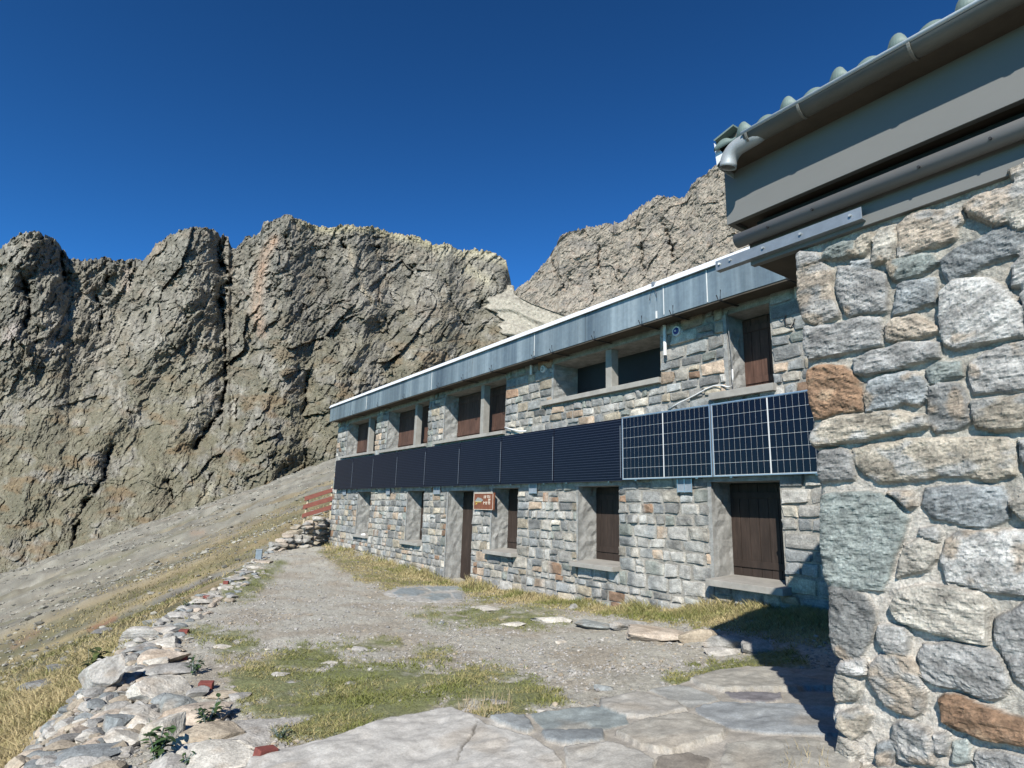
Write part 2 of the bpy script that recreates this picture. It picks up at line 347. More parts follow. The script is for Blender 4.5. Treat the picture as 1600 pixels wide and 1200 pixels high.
def groundcol(X, Y, Z, e, r):
    px, py, dz = topx(np.stack([X, Y, Z], -1)); ok = dz > 0.5
    px = np.where(ok, px, -999); py = np.where(ok, py, 3000)
    gravel = np.array([.44, .425, .365]); dirt = np.array([.385, .35, .285]); grs = np.array([.15, .17, .055]); dry = np.array([.36, .28, .15])
    n = fbm(X*1.1, Y*1.1, 2.1, 4); nn = fbm(X*7, Y*7, 5.1, 3)
    c = gravel+(dirt-gravel)*sstep(-.15, .35, n)[:, None]; c = c*(1+.16*nn+.16*fbm(X*28, Y*28, 2.5, 3))[:, None]
    g = np.zeros_like(X); 
    for i, p in enumerate(LAWN): g = np.maximum(g, inpoly(px, py, p, 12, 3.3+i))
    wl = np.zeros_like(X)
    for i, p in enumerate(WALLG): wl = np.maximum(wl, inpoly(px, py, p, 9, 8.3+i))
    n3 = fbm(X*3, Y*3, 9.9, 3)
    near = (e < 0.3)
    g = g*near*sstep(-.45, .05, n3+.15); 
    c = c+(grs*(1+.5*n3[:, None])-c)*(g*.85)[:, None]
    c = c+(np.array([.20, .17, .085])-c)*(wl*near*.8)[:, None]
    # everything beyond the terrace
    a = X*dirC[0]+Y*dirC[1]; bb = X*dirD[0]+Y*dirD[1]
    k = sstep(0, .4, e)
    s1 = fbm(a/45, bb/7, 1.7, 4); s2 = fbm(a/7, bb/3, 4.4, 4); s3 = fbm(a/90, bb/20, 6.1, 3)
    # scree grey towards the cliff foot, ochre grass below
    tt = (py-(903-.343*px))/np.maximum((1140-.66*px)-(903-.343*px), 20)   # 0 at cliff foot, 1 at the lower grass
    sc = sstep(.62, .15, tt+.34*s1+.14*s2)
    scree = np.array([.265, .25, .205])*(1+.14*s2+.16*s1)[:, None]
    scree = scree+(np.array([.30, .235, .17])-scree)*(sstep(.15, .5, s3)*.5)[:, None]
    ochre = np.array([.285, .225, .125])+(np.array([.165, .155, .09])-np.array([.285, .225, .125]))*sstep(-.2, .3, s1)[:, None]
    ochre = ochre*(1+.25*s2)[:, None]
    ochre = ochre+(np.array([.25, .24, .22])-ochre)*(sstep(.22, .5, fbm(a/15, bb/5, 12.2, 4)))[:, None]*.8
    grain = fbm(X/1.3, Y/1.3, 14.1, 5); grain2 = fbm(X/5., Y/5., 15.1, 4)
    ochre = ochre*(1+.45*grain)[:, None]; ochre = ochre+(np.array([.16, .155, .08])-ochre)*(sstep(.05, .4, grain2)*.6)[:, None]
    rills = ridged(a/3.2+.8*fbm(a/9, bb/9, 3., 2), bb/26, 16.1, 3); scree = scree*(1+.60*grain+.22*grain2+.13*rills)[:, None]; scree = scree+(np.array([.17, .155, .12])-scree)*(sstep(.22, .5, fbm(X/11, Y/11, 17.1, 5, .65))*.55)[:, None]
    stripe = sstep(.05, .35, fbm(a/60, bb/4.5, 21.1, 4))*sstep(-.05, .3, tt+.15*s2); sc = sc*(1-.75*stripe)
    hc = (ochre+(scree-ochre)*sc[:, None])*.90
    for pl, wd, cl in (([(330, 905), (270, 935), (230, 955), (165, 990), (140, 1010), (60, 1075), (0, 1110)], 4, (.10, .075, .05)),
                       ([(390, 880), (330, 893), (200, 950), (100, 1000), (0, 1040)], 3.5, (.36, .29, .16)),
                       ([(520, 800), (440, 820), (400, 838), (330, 870), (200, 920), (0, 1000)], 3, (.34, .28, .17)),
                       ([(180, 965), (140, 985)], 4, (.27, .14, .08)), ([(20, 1010), (60, 985)], 5, (.26, .17, .11)),
                       ([(300, 833), (318, 832)], 4, (.31, .21, .14)),
                       ([(110, 1040), (60, 1080), (20, 1100)], 9, (.13, .13, .125))):
        m_ = np.exp(-(segdist(px, py, pl)/wd)**2)*np.clip(.75+.8*s2, 0, 1); hc = hc+(np.array(cl)-hc)*m_[:, None]
    bankc = np.array([.33, .255, .14])*(1+.3*nn)[:, None]
    hc = hc+(bankc-hc)*sstep(14, 6, r)[:, None]
    return c+(hc-c)*k[:, None], g*near, wl*near, px, py

# ground sheet: polar grid about the viewpoint, out past the foot of the cliffs
xs = np.r_[np.linspace(-5200, -200, 24)[:-1], np.arange(-200, 1660, 2.2), np.linspace(1660, 6500, 24)[1:]]
az = np.arctan2(ray(xs, np.full(len(xs), 780.))[:, 1], ray(xs, np.full(len(xs), 780.))[:, 0])
az = np.unwrap(az); lo, hi = az[-1], az[0]
rest = np.linspace(az[-1], az[0]-2*math.pi, 26)[1:]
az = np.r_[az, rest]; nc = len(az)
# row radii follow even steps down the picture
dep = np.r_[np.linspace(math.radians(68), math.radians(33), 16)[:-1], np.linspace(math.radians(33), math.radians(2.3), 430)]
rr = 1.55/np.tan(dep); rr = np.r_[rr, np.geomspace(rr[-1]*1.012, 600, 150)]; nr = len(rr)
Rg, Ag = np.meshgrid(rr, az, indexing='ij')
X = (CAM[0]+Rg*np.cos(Ag)).ravel(); Y = (CAM[1]+Rg*np.sin(Ag)).ravel()
Z, E_ = terrain(X, Y); rfl = Rg.ravel()
col, gmask, wmask, pxx, pyy = groundcol(X, Y, Z, E_, rfl)
Z = Z+np.where(E_ < 0, .006*fbm(X*18, Y*18, 4.4, 2)+.012*gmask, 0)
ob = mesh('ground', np.stack([X, Y, Z], 1), gridF(nr, nc, True), M['ground'], col=col); tag(ob, 'gravel terrace and dry hillside running up to the cliffs', kind='structure')

# ------------------------------------------------------------------ mountains
def interp(x, pts): a = np.array(pts, float); return np.interp(x, a[:, 0], a[:, 1])
CREST = [(-1200, 470), (-700, 330), (-300, 420), (-120, 380), (-40, 396), (0, 391), (20, 374), (32, 366), (45, 363), (58, 364), (70, 370), (85, 376), (95, 386), (104, 398), (108, 407), (135, 408), (165, 404), (190, 410), (205, 405), (222, 408), (232, 400), (240, 388), (262, 371), (290, 359), (310, 355), (322, 358), (335, 360), (345, 371), (352, 369), (357, 372), (361, 388), (367, 391), (376, 383), (383, 372), (400, 370), (408, 362), (412, 350), (425, 348), (437, 341), (445, 337), (455, 338), (485, 352), (520, 358), (532, 354), (560, 354), (590, 357), (618, 367), (650, 370), (676, 384), (700, 382), (718, 393), (740, 391), (765, 396), (782, 402), (791, 410), (796, 432), (801, 460)]
BASE = [(-1200, 1150), (-300, 990), (0, 905), (43, 889), (110, 849), (150, 829), (200, 812), (273, 789), (327, 782), (393, 769), (443, 752), (513, 729), (600, 690), (700, 650), (801, 610)]
GUL = [([(350, 372), (344, 400), (357, 440), (345, 470), (350, 500), (353, 560), (352, 600), (345, 640), (322, 672), (305, 700)], 7, 16),
       ([(345, 378), (341, 395), (345, 418)], 6, 14), ([(343, 450), (341, 480)], 9, 16), ([(360, 445), (372, 480)], 6, 9),
       ([(92, 385), (98, 405), (101, 436)], 8, 20), ([(37, 440), (45, 470), (42, 508)], 9, 18), ([(60, 515), (55, 535)], 4, 8),
       ([(150, 462), (160, 480), (156, 515)], 6, 14), ([(165, 400), (168, 440)], 6, 12), ([(205, 405), (203, 440)], 5, 8),
       ([(551, 586), (550, 607)], 5, 11), ([(481, 590), (478, 625), (474, 640)], 6, 13), ([(372, 620), (370, 655)], 5, 9), ([(410, 556), (408, 575)], 5, 10), ([(415, 600), (414, 612)], 4, 8),
       ([(172, 700), (163, 745), (125, 800), (118, 840)], 8, 13), ([(263, 750), (270, 785)], 4, 9), ([(330, 740), (320, 770)], 4, 8), ([(480, 712), (475, 730), (492, 722)], 5, 9),
       ([(585, 365), (590, 388)], 4, 8), ([(592, 445), (592, 475)], 4, 8), ([(643, 415), (641, 432)], 4, 7), ([(534, 375), (540, 390)], 5, 9), ([(604, 500), (606, 522)], 4, 7),
       ([(745, 522), (742, 545)], 4, 7), ([(752, 470), (752, 486)], 3.5, 8), ([(775, 430), (777, 458)], 2.5, 6), ([(790, 430), (791, 458)], 2.5, 6), ([(505, 420), (515, 455)], 5, 8),
       ([(445, 370), (452, 400)], 4, 6), ([(440, 440), (425, 460)], 5, 7), ([(545, 655), (547, 665)], 4, 7), ([(200, 640), (212, 650)], 6, 8), ([(275, 470), (295, 500), (275, 520)], 5, 6), ([(690, 430), (720, 500), (735, 520)], 3, 5), ([(570, 350), (590, 400), (620, 480)], 3, 5)]
def massif(name, xs, crest, base, dB, dC, gul, seed, rows, seg=False, pal=0):
    cr = interp(xs, crest); bs = interp(xs, base)+45
    jag = 4.2*ridged(xs/10., seed, 0, 5, .75)+3.0*fbm(xs/3.5, seed, 1., 4, .7)+2.5*facets(xs/6, seed, 2.); jag = jag*np.where(xs > -300, 1, 2)
    v = np.linspace(0, 1, rows)[:, None]; nc = len(xs)
    PX = np.broadcast_to(xs[None, :], (rows, nc)); PY = bs[None, :]+(cr-bs)[None, :]*v-jag[None, :]*v**14
    m = 0.43*dB/230; a = PX*m; b = PY*m
    wx = 6*fbm(a/30, b/30, seed, 3); wy = 6*fbm(a/30, b/30, seed+9, 3)
    d = dB+ (dC-dB)*(1-(1-v)**1.0)*np.ones_like(PX)+ (interp(PX, [(-1200, 60), (0, 25), (513, 0), (800, 70)]) if not seg else 0)
    h = 26*ridged((a+wx+b*.45)/60, (b+wy-a*.2)/95, seed, 4, .5)+4.6*ridged((a+wx+b*.25)/19, (b+wy+a*.3)/30, seed+3, 3, .55)
    h += 2.0*sstep(-.5, .5, fbm(a/25, b/25, seed+30, 2))*ridged((a+wx*.5-b*.3)/5.5, (b+wy)/9.5, seed+5, 4, .6)
    h += 1.5*fbm(a/2.4, b/2.0, seed+7, 4)+1.0*ridged((a+.3*b)/1.7, b/3.6, seed+60, 3)+0.9*np.abs(fbm(a/6, (b+3*fbm(a/20, b/20, 3., 2))/1.6, seed+8, 2))
    h *= .55
    wa, wb = a+.5*b+wx*.8, b+wy*.8
    h += 6*facets(wa/30, wb/46, seed+1, 1.1, .28)+3.2*facets(wa/11+.3*fbm(a/9, b/9, 2., 2), wb/17, seed+2, 1.1, .34)+2.1*facets(wa/4.2, wb/6.5+.3*fbm(a/4, b/4, 3., 2), seed+3)+.9*facets(wa/1.7, wb/2.6, seed+4)
    if not pal:
        for pl in ([(290, 360), (300, 450), (262, 540), (190, 640), (60, 770)], [(445, 340), (432, 450), (442, 560), (405, 690), (330, 790)], [(540, 355), (565, 450), (548, 560), (525, 700)], [(690, 385), (690, 470), (650, 600)], [(52, 365), (25, 480), (-10, 580)], [(770, 400), (770, 450)]):
            h += 12*np.exp(-(segdist(PX, PY, pl)/38)**2)
        for pl in ([(205, 408), (165, 520), (150, 610), (110, 720), (60, 830)], [(362, 388), (350, 500), (348, 640), (300, 720), (262, 790)], [(500, 365), (500, 470), (482, 600), (490, 720)], [(620, 372), (612, 500), (600, 640)], [(735, 400), (735, 500)]):
            h -= 8*np.exp(-(segdist(PX, PY, pl)/32)**2)
    # near-vertical joints and inclined beds: sharp-edged steps rather than rolls
    st_ = (a+.35*b+wx*.6)/3.6+1.5*fbm(a/14, b/14, seed+40, 3); h += .9*(st_-np.floor(st_)-.5)*sstep(-.2, .3, fbm(a/16, b/20, seed+41, 3))
    sb = (b*.9-.5*a+wy)/4.8+1.2*fbm(a/18, b/18, seed+42, 3); h += .8*(sb-np.floor(sb)-.5)*sstep(-.1, .35, fbm(a/20, b/15, seed+43, 3))
    calm = 1-.5*sstep(520, 640, PY)*sstep(430, 260, PX)*(0 if pal else 1); h = h*calm
    fade = sstep(0, .12, v); d = d-h*(.35+.65*fade)*(.42 if pal else 1)
    for pl, wd, dp in gul:
        ds = segdist(PX+7*fbm(PX/16, PY/16, 5., 4, .65), PY+5*fbm(PX/16, PY/16, 15., 4, .65), pl)
        sg = np.exp(-(ds/(wd*.42))**2)*np.clip(.9+1.8*fbm(PX/12, PY/12, 7., 3), .0, 1.6); d = d+.5*dp*sg+.35*dp*np.exp(-(ds/(wd*2.2))**2)
    # strata colours
    n1 = fbm(a/28, b/22, seed+11, 4); n2 = fbm((a+wx)/5, (b+wy)/12, seed+12, 4); n3 = fbm(a/1.6, b/1.6, seed+13, 3); n4 = fbm(a/12, b/8, seed+15, 4)
    g1 = np.array([.20, .188, .152]); g2 = np.array([.29, .272, .228]); g3 = np.array([.15, .148, .135]); pk = np.array([.29, .235, .185])
    if pal: g1 = np.array([.28, .25, .205]); g2 = np.array([.36, .315, .255]); g3 = np.array([.20, .185, .165]); pk = np.array([.36, .27, .20])
    w3 = lambda q: q[..., None]
    c = g1+(g2-g1)*w3(sstep(-.3, .4, n2)); c = c+(g3-c)*w3(sstep(.05, .5, n1)*.7); c = c+(pk-c)*w3(sstep(.2, .5, n4)*.45)
    c = c*(1+.30*n3+.22*fbm(a/9, b/14, seed+70, 4))[..., None]
    stk = fbm((a+.25*b+wx*.3)/1.6, b/13, seed+51, 4); c = c*(1+.30*stk)[..., None]
    c = c+(np.array([.115, .112, .10])-c)*w3(sstep(.25, .55, fbm((a+.2*b)/2.6, b/6, seed+52, 4))*.6)
    if not pal:
        low = sstep(.9, .25, v)*np.ones_like(PX)
        gr = sstep(-.1, .35, n1*.8+n4*.6+.3*low-.05+.2*sstep(430, 250, PX))*(.3+.65*low)
        c = c+(np.array([.155, .14, .078])-c)*w3(gr*.62)
        c = c+(np.array([.20, .135, .07])-c)*w3(sstep(.15, .5, fbm(a/18, b/9, seed+20, 3))*.6*low)
        topg = np.exp(-((PY-cr[None, :])/9)**2)*sstep(440, 500, PX); c = c+(np.array([.42, .38, .24])-c)*w3(topg*.75)
        for pl, wd, cl in (([(428, 375), (415, 395), (405, 440), (400, 480), (408, 520)], 8, (.44, .31, .22)), ([(196, 425), (196, 450)], 7, (.48, .40, .33)), ([(10, 530), (25, 510)], 9, (.42, .37, .33)), ([(235, 400), (250, 385)], 7, (.33, .27, .2)),
                           ([(90, 500), (80, 540)], 14, (.33, .31, .27)), ([(330, 760), (300, 800)], 6, (.36, .33, .24)), ([(730, 420), (760, 440)], 9, (.40, .37, .27)), ([(545, 385), (565, 450), (600, 490)], 3, (.4, .35, .26)), ([(690, 400), (700, 392), (790, 405)], 7, (.45, .42, .32))):
            mk = np.exp(-(segdist(PX, PY, pl)/wd)**2)*np.clip(.7+.6*n2, 0, 1); c = c+(np.array(cl)-c)*w3(mk)
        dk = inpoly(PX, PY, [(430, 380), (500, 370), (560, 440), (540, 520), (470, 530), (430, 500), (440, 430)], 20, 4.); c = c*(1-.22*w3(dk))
    P = CAM+ray(PX, PY)*d[..., None]
    # close the mass with a back slope so that it has thickness
    back = P[-1]+ (P[-1]-CAM)/np.linalg.norm(P[-1]-CAM, axis=1, keepdims=True)*90; back[:, 2] = P[-1][:, 2]-70
    back2 = back.copy(); back2 += (P[-1]-CAM)*np.array([.25, .25, 0]); back2[:, 2] -= 120
    P = np.concatenate([P, back[None], back2[None]], 0); c = np.concatenate([c, c[-1:], c[-1:]], 0)
    # side return at the right-hand end
    side = P[:, -1:]+ (P[:, -1:]-CAM)*.5; side[..., 2] = P[:, -1:, 2]-20; P = np.concatenate([P, side], 1); c = np.concatenate([c, c[:, -1:]], 1)
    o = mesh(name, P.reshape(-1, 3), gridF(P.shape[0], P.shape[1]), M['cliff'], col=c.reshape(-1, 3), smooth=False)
    return o, (PX, PY, d, xs, bs, cr)
xl = np.r_[np.linspace(-1200, -60, 50)[:-1], np.arange(-60, 801.5, 1.5)]
o, dL = massif('mountain', xl, CREST, BASE, 215, 400, GUL, 2.7, 360)
tag(o, 'long grey rock ridge with dark gullies behind the hut', kind='structure')
CR2 = [(700, 520), (780, 475), (803, 459), (812, 449), (822, 444), (838, 428), (850, 414), (862, 398), (870, 385), (874, 371), (885, 365), (905, 360), (940, 353), (968, 350), (985, 338), (1000, 325), (1012, 317), (1028, 308), (1050, 310), (1070, 311), (1078, 296), (1090, 281), (1104, 272), (1120, 258), (1150, 244), (1200, 238), (1280, 200), (1400, 260), (1600, 330), (2000, 300), (2600, 420)]
BS2 = [(700, 640), (1100, 600), (2600, 640)]
xr = np.r_[np.arange(700, 1250, 1.5), np.arange(1250, 1500, 4.), np.linspace(1500, 2600, 90)]
G2 = [([(935, 380), (938, 430)], 4, 12), ([(925, 430), (930, 460)], 4, 9), ([(1000, 360), (1005, 420)], 5, 10), ([(890, 430), (893, 452)], 7, 10), ([(1040, 350), (1050, 400)], 5, 12), ([(965, 400), (970, 450)], 4, 8), ([(860, 400), (880, 450)], 5, 7)]
o2, _ = massif('far_mountain', xr, CR2, BS2, 600, 700, G2, 6.1, 260, True, 1)
tag(o2, 'paler rock peak rising behind the hut roof at right', kind='structure')
# scree fan between the two masses: it runs in behind the cliff's edge, which cuts it off
ys = np.linspace(-.07, 1, 150); xc = np.linspace(0, 1, 300)**1.15
yl_top = lambda x: interp(x, [(700, 458), (801, 459), (830, 474), (860, 485), (885, 494), (960, 520), (1300, 600)])
PXd, PYd, dd_, xsd, bsd, crd = dL
def cliffdist(x, y):
    j = np.clip(np.searchsorted(xsd, x), 0, len(xsd)-1); v_ = np.clip((bsd[j]-y)/(bsd[j]-crd[j]), 0, 1); return dd_[(v_*(dd_.shape[0]-1)).astype(int), j]
PXs = np.zeros((150, 300)); PYs = PXs.copy(); ds = PXs.copy()
for i, s_ in enumerate(ys):
    xe = np.interp(s_, [0, .08, .16, .38, .7, 1], [757, 762, 777, 794, 830, 880]); xe += 5*math.sin(s_*37)+3*math.sin(s_*91); x0 = xe-30; PXs[i] = x0+(1300-x0)*xc; PYs[i] = yl_top(PXs[i])+s_*190+(1-sstep(800, 806, PXs[i]))*0+np.where((PXs[i] > 803) & (s_ < 0), -s_*190, 0)
    de = float(np.median(cliffdist(np.array([xe-4, xe-2, min(xe, 799)]), np.full(3, PYs[i, 0])))) if xe < 803 else 330-60*s_
    ds[i] = de-4-(PXs[i]-xe)*np.where(PXs[i] < xe, 1.3, .18)+26*sstep(.05, -.05, s_)*sstep(815, 800, PXs[i])
for i in range(150): ds[i] = ds[i]
k_ = np.ones(9)/9; base_ = ds[:, 60].copy(); sm_ = np.convolve(np.pad(base_, 4, 'edge'), k_, 'valid'); ds += (sm_-base_)[:, None]
am = PXs*.6; bm_ = PYs*.6
ds = ds-.7*ridged((am+bm_*.8)/14, (am-bm_)/40, 8., 4)-.6*fbm(am/2.5, bm_/2.5, 3., 5)
Ps = CAM+ray(PXs, PYs)*ds[..., None]
cs = np.array([.38, .355, .29])*(1+.30*fbm(am/2.0, bm_/2.0, 1., 5)+.16*fbm((am+bm_)/10, (am-bm_)/3, 2., 3))[..., None]
far = sstep(845, 900, PXs-(PYs-470)*1.2); cs = cs+(np.array([.30, .26, .20])-cs)*far[..., None]*.9
top = sstep(14, 3, PYs-yl_top(PXs)); cs = cs+(np.array([.24, .22, .18])-cs)*(top*sstep(-.1, .3, fbm(am/3, bm_/3, 6., 3)))[..., None]
o = mesh('scree', Ps.reshape(-1, 3), gridF(150, 300, True), M['cliff'], col=cs.reshape(-1, 3), smooth=False); tag(o, 'pale scree fan spilling from the notch', kind='structure')

# ------------------------------------------------------------------ main hut
YW = 0.15                      # face of the masonry
PAL = np.array([(.37, .36, .33), (.45, .435, .395), (.27, .28, .275), (.33, .34, .325), (.27, .29, .26), (.41, .36, .275), (.47, .37, .275), (.30, .20, .135), (.21, .21, .20), (.53, .49, .41), (.36, .335, .285), (.29, .29, .275)])
PW = np.array([.16, .12, .13, .12, .08, .10, .07, .035, .05, .05, .06, .10]); PW /= PW.sum()
def XW(px, py, Y=YW): return float(onY(px, py, Y)[0])
# openings on the facade: x0, x1, z0, z1, depth, kind
OPL = [(-12.25, -11.15, -1.46, -.10), (-8.45, -7.45, -1.46, -.10), (-6.12, -4.93, -2.6, -.12), (-4.12, -3.15, -1.40, -.08), (-1.25, -.23, -1.40, -.08), (1.62, 2.67, -1.40, -.06)]
OPU = [(XW(545, 670), XW(590, 650), 1.14, 2.33), (XW(608, 650), XW(671, 640), 1.12, 2.35), (XW(696, 640), XW(791, 610), 1.13, 2.36), (XW(866, 590), XW(1032, 550), 1.60, 2.36), (XW(1137, 540), XW(1206, 540), 1.19, 2.36)]
OPEN = OPL+OPU
HX0, HX1, HZ0, HZ1, HYB = -14.85, 8.6, -2.7, 2.5, 8.6
def stone_patch(x0, x1, z0, z1, n=7, H=.035, seed=0., wav=None):
    """one dressed stone: a pillow-like patch standing proud of the mortar; returns verts(x,out,z)"""
    q = np.array([-1, -.86, -.5, 0, .5, .86, 1.]); U_, V_ = np.meshgrid(q, q)
    p = 7.; rad = (np.abs(U_)**p+np.abs(V_)**p)**(1/p); k = np.where(rad > 1, 1/rad, 1)
    cx, cz, hx, hz = (x0+x1)/2, (z0+z1)/2, (x1-x0)/2, (z1-z0)/2
    j = rng.uniform(-.14, .14, 8)*min(hx, hz)
    x = cx+U_*k*hx+(j[0]*U_*V_+j[1]*V_+j[2]*V_**2)*.9; z = cz+V_*k*hz+(j[3]*U_*V_+j[4]*U_*.7+j[5]*U_**2*.5)
    e = np.maximum(np.abs(U_), np.abs(V_))
    o = np.where(e > .95, -.012, np.where(e > .8, H*.8, H))+rng.uniform(-.35, .35)*H*U_*(e < .95)+rng.uniform(-.35, .45)*H*V_*(e < .95)
    o = o+.011*perlin(x*9, z*9, seed)*(e < .95)
    x = x+.010*perlin(x*14, z*14, seed+3)*(e > .4); z = z+.010*perlin(x*14+5, z*14, seed+7)*(e > .4)
    return x, o, z
def masonry(X0, X1, Z0, Z1, opens, hr=(.11, .25), wr=(.13, .46), H=.034, seed=0.):
    V = []; Fq = []; C_ = []; nv = 0; F0 = gridF(7, 7, True); z = Z0; row = 0
    while z < Z1-.04:
        h = min(rng.uniform(*hr), Z1-z)
        if Z1-(z+h) < .07: h = Z1-z
        segs = [(X0, X1)]
        for (a, b, c, d) in opens:
            if z+h > c+.03 and z < d-.02:
                ns = []
                for s in segs:
                    if b <= s[0] or a >= s[1]: ns.append(s)
                    else:
                        if a-s[0] > .05: ns.append((s[0], a-.035))
                        if s[1]-b > .05: ns.append((b+.0, s[1]))
                segs = ns
        for (s0, s1) in segs:
            x = s0
            while x < s1-.02:
                w_ = min(rng.uniform(*wr)*(1.15 if h > .2 else .9), s1-x)
                if s1-(x+w_) < .09: w_ = s1-x
                g = .009; sp = [(z+g, z+h-g)]
                if h > .2 and w_ < .34 and rng.random() < .38:
                    mz = z+h*rng.uniform(.38, .62); sp = [(z+g, mz-g), (mz+g, z+h-g)]
                for (a, b) in sp:
                    dz = .022*float(perlin(np.array(x*.9), np.array(row*3.1), seed))
                    px_, o_, pz_ = stone_patch(x+g, x+w_-g, a+dz*(z > Z0+.1)*(b < Z1-.1), b+dz*(z > Z0+.1)*(b < Z1-.1), H=H*rng.uniform(.55, 1.35), seed=seed+nv*.01)
                    V.append(np.stack([px_, o_, pz_], -1).reshape(-1, 3)); Fq.append(F0+nv)
                    c = PAL[rng.choice(len(PAL), p=PW)]*rng.uniform(.60, 1.14)
                    c2 = c*(1+.30*perlin(px_*6, pz_*6, nv*.37)+.25*perlin(px_*19, pz_*19, nv*.11))[..., None]
                    run = sstep(.18, .5, perlin(px_*2.6, pz_*.35, 77.)+.25*perlin(px_*11, pz_*1.2, 78.))*sstep(.1, -.5, pz_)*.6      # lime runs
                    c2 = c2+(np.array([.50, .485, .44])-c2)*run[..., None]
                    # lime runs below the openings
                    C_.append(c2.reshape(-1, 3)); nv += 49
                x += w_
        z += h; row += 1
    return np.concatenate(V), np.concatenate(Fq), np.concatenate(C_)
hut = empty('stone_hut', (HX0, YW, -2.0)); tag(hut, 'long two-storey stone mountain hut with brown shutters and a zinc-edged roof', 'hut')
def ch(o):          # keep world placement under an Empty that has a location
    o.matrix_parent_inverse = Matrix.Translation(-Vector(o.parent.location)); return o
# --- wall: mortar sheet with the openings left out + stones + side and back walls
def wallsheet(opens, x0, x1, z0, z1, y, step=.25):
    xs_ = sorted(set([x0, x1]+[v for o_ in opens for v in o_[:2]])); zs_ = sorted(set([z0, z1]+[v for o_ in opens for v in o_[2:4]]))
    V = []; F = []
    for i in range(len(xs_)-1):
        for k in range(len(zs_)-1):
            cx, cz = (xs_[i]+xs_[i+1])/2, (zs_[k]+zs_[k+1])/2
            if any(a < cx < b and c < cz < d for a, b, c, d in opens): continue
            b = len(V); V += [(xs_[i], y, zs_[k]), (xs_[i+1], y, zs_[k]), (xs_[i+1], y, zs_[k+1]), (xs_[i], y, zs_[k+1])]; F.append([b, b+1, b+2, b+3])
    return V, F
sv, sf, sc_ = masonry(HX0, HX1, HZ0, HZ1, OPEN, seed=1.)
sv[:, 1] = YW-sv[:, 1]
# left gable end, same masonry turned round the corner
lv, lf, lc = masonry(YW, HYB, HZ0, HZ1, [], hr=(.18, .32), wr=(.3, .7), seed=5.); lv = np.stack([HX0-lv[:, 1], lv[:, 0], lv[:, 2]], 1); lf = lf[:, ::-1]
mv, mf = wallsheet(OPEN, HX0, HX1, HZ0, HZ1, YW)
bx = [(HX0, YW, HZ0), (HX0, HYB, HZ0), (HX0, HYB, HZ1), (HX0, YW, HZ1), (HX1, YW, HZ0), (HX1, HYB, HZ0), (HX1, HYB, HZ1), (HX1, YW, HZ1)]
nb = len(sv)+len(lv); nb2 = nb+len(mv)
V = np.concatenate([sv, lv, np.array(mv), np.array(bx)]); mort = np.array([.31, .295, .26])
F = [sf, lf+len(sv), np.array(mf)+nb, np.array([(0, 3, 2, 1), (1, 2, 6, 5), (5, 6, 7, 4)])+nb2]
wall = mesh('wall', V, F, M['stone'], hut, np.concatenate([sc_, lc, np.tile(mort, (len(mv)+8, 1))]), smooth=False); ch(wall)
wall['label'] = 'coursed rubble wall of grey, tan and rusty stones'
# --- openings
def reveal(a, b, c, d, dp, base=True):
    y0 = YW-.004; y1 = YW+dp; nz = 14; m = MB(); V = []; F = []
    # left jamb gets a rough, slightly uneven plaster skin; the rest is plain
    def sheet(P00, P10, P11, P01, nu, nv_, amp, nrm):
        b_ = len(V); P00, P10, P11, P01 = map(np.array, (P00, P10, P11, P01))
        for j in range(nv_):
            for i in range(nu):
                u, v_ = i/(nu-1), j/(nv_-1); p = (P00*(1-u)+P10*u)*(1-v_)+(P01*(1-u)+P11*u)*v_
                p = p+np.array(nrm)*amp*float(perlin(p[1]*7+a, p[2]*7, p[0]))*(0 < i < nu-1); V.append(tuple(p))
        for j in range(nv_-1):
            for i in range(nu-1): k = b_+j*nu+i; F.append([k, k+1, k+nu+1, k+nu])
    sheet((a, y0, c), (a, y1, c), (a, y1, d), (a, y0, d), 6, 16, .03, (1, 0, 0))
    sheet((b, y1, c), (b, y0, c), (b, y0, d), (b, y1, d), 6, 10, .012, (1, 0, 0))
    sheet((a, y1, d), (b, y1, d), (b, y0, d), (a, y0, d), 2, 2, 0, (0, 0, 1))
    if base: sheet((a, y0, c), (b, y0, c), (b, y1, c), (a, y1, c), 2, 2, 0, (0, 0, 1))
    # face margin of plaster left of the opening
    sheet((a-.07, YW-.012, c), (a+.006, YW-.016, c), (a+.006, YW-.016, d), (a-.07, YW-.012, d), 4, 16, .02, (.6, .3, 0))
    return V, F
def shutter(x0, x1, z0, z1, y, mat, parent, planks=None):
    m = MB(); n = planks or max(2, round((x1-x0)/.14)); wd = (x1-x0)/n
    for i in range(n): m.box(x0+i*wd+.003, x0+(i+1)*wd-.003, y+.0015*(i % 2), y+.03, z0, z1)
    for zz in (z0+.14, z1-.2): m.box(x0+.02, x1-.02, y-.018, y, zz, zz+.09)
    o = m.build('shutter', M[mat], parent, bevel=.003); return ch2(o)
def ch2(o): return o          # child of a part that already sits in world coordinates
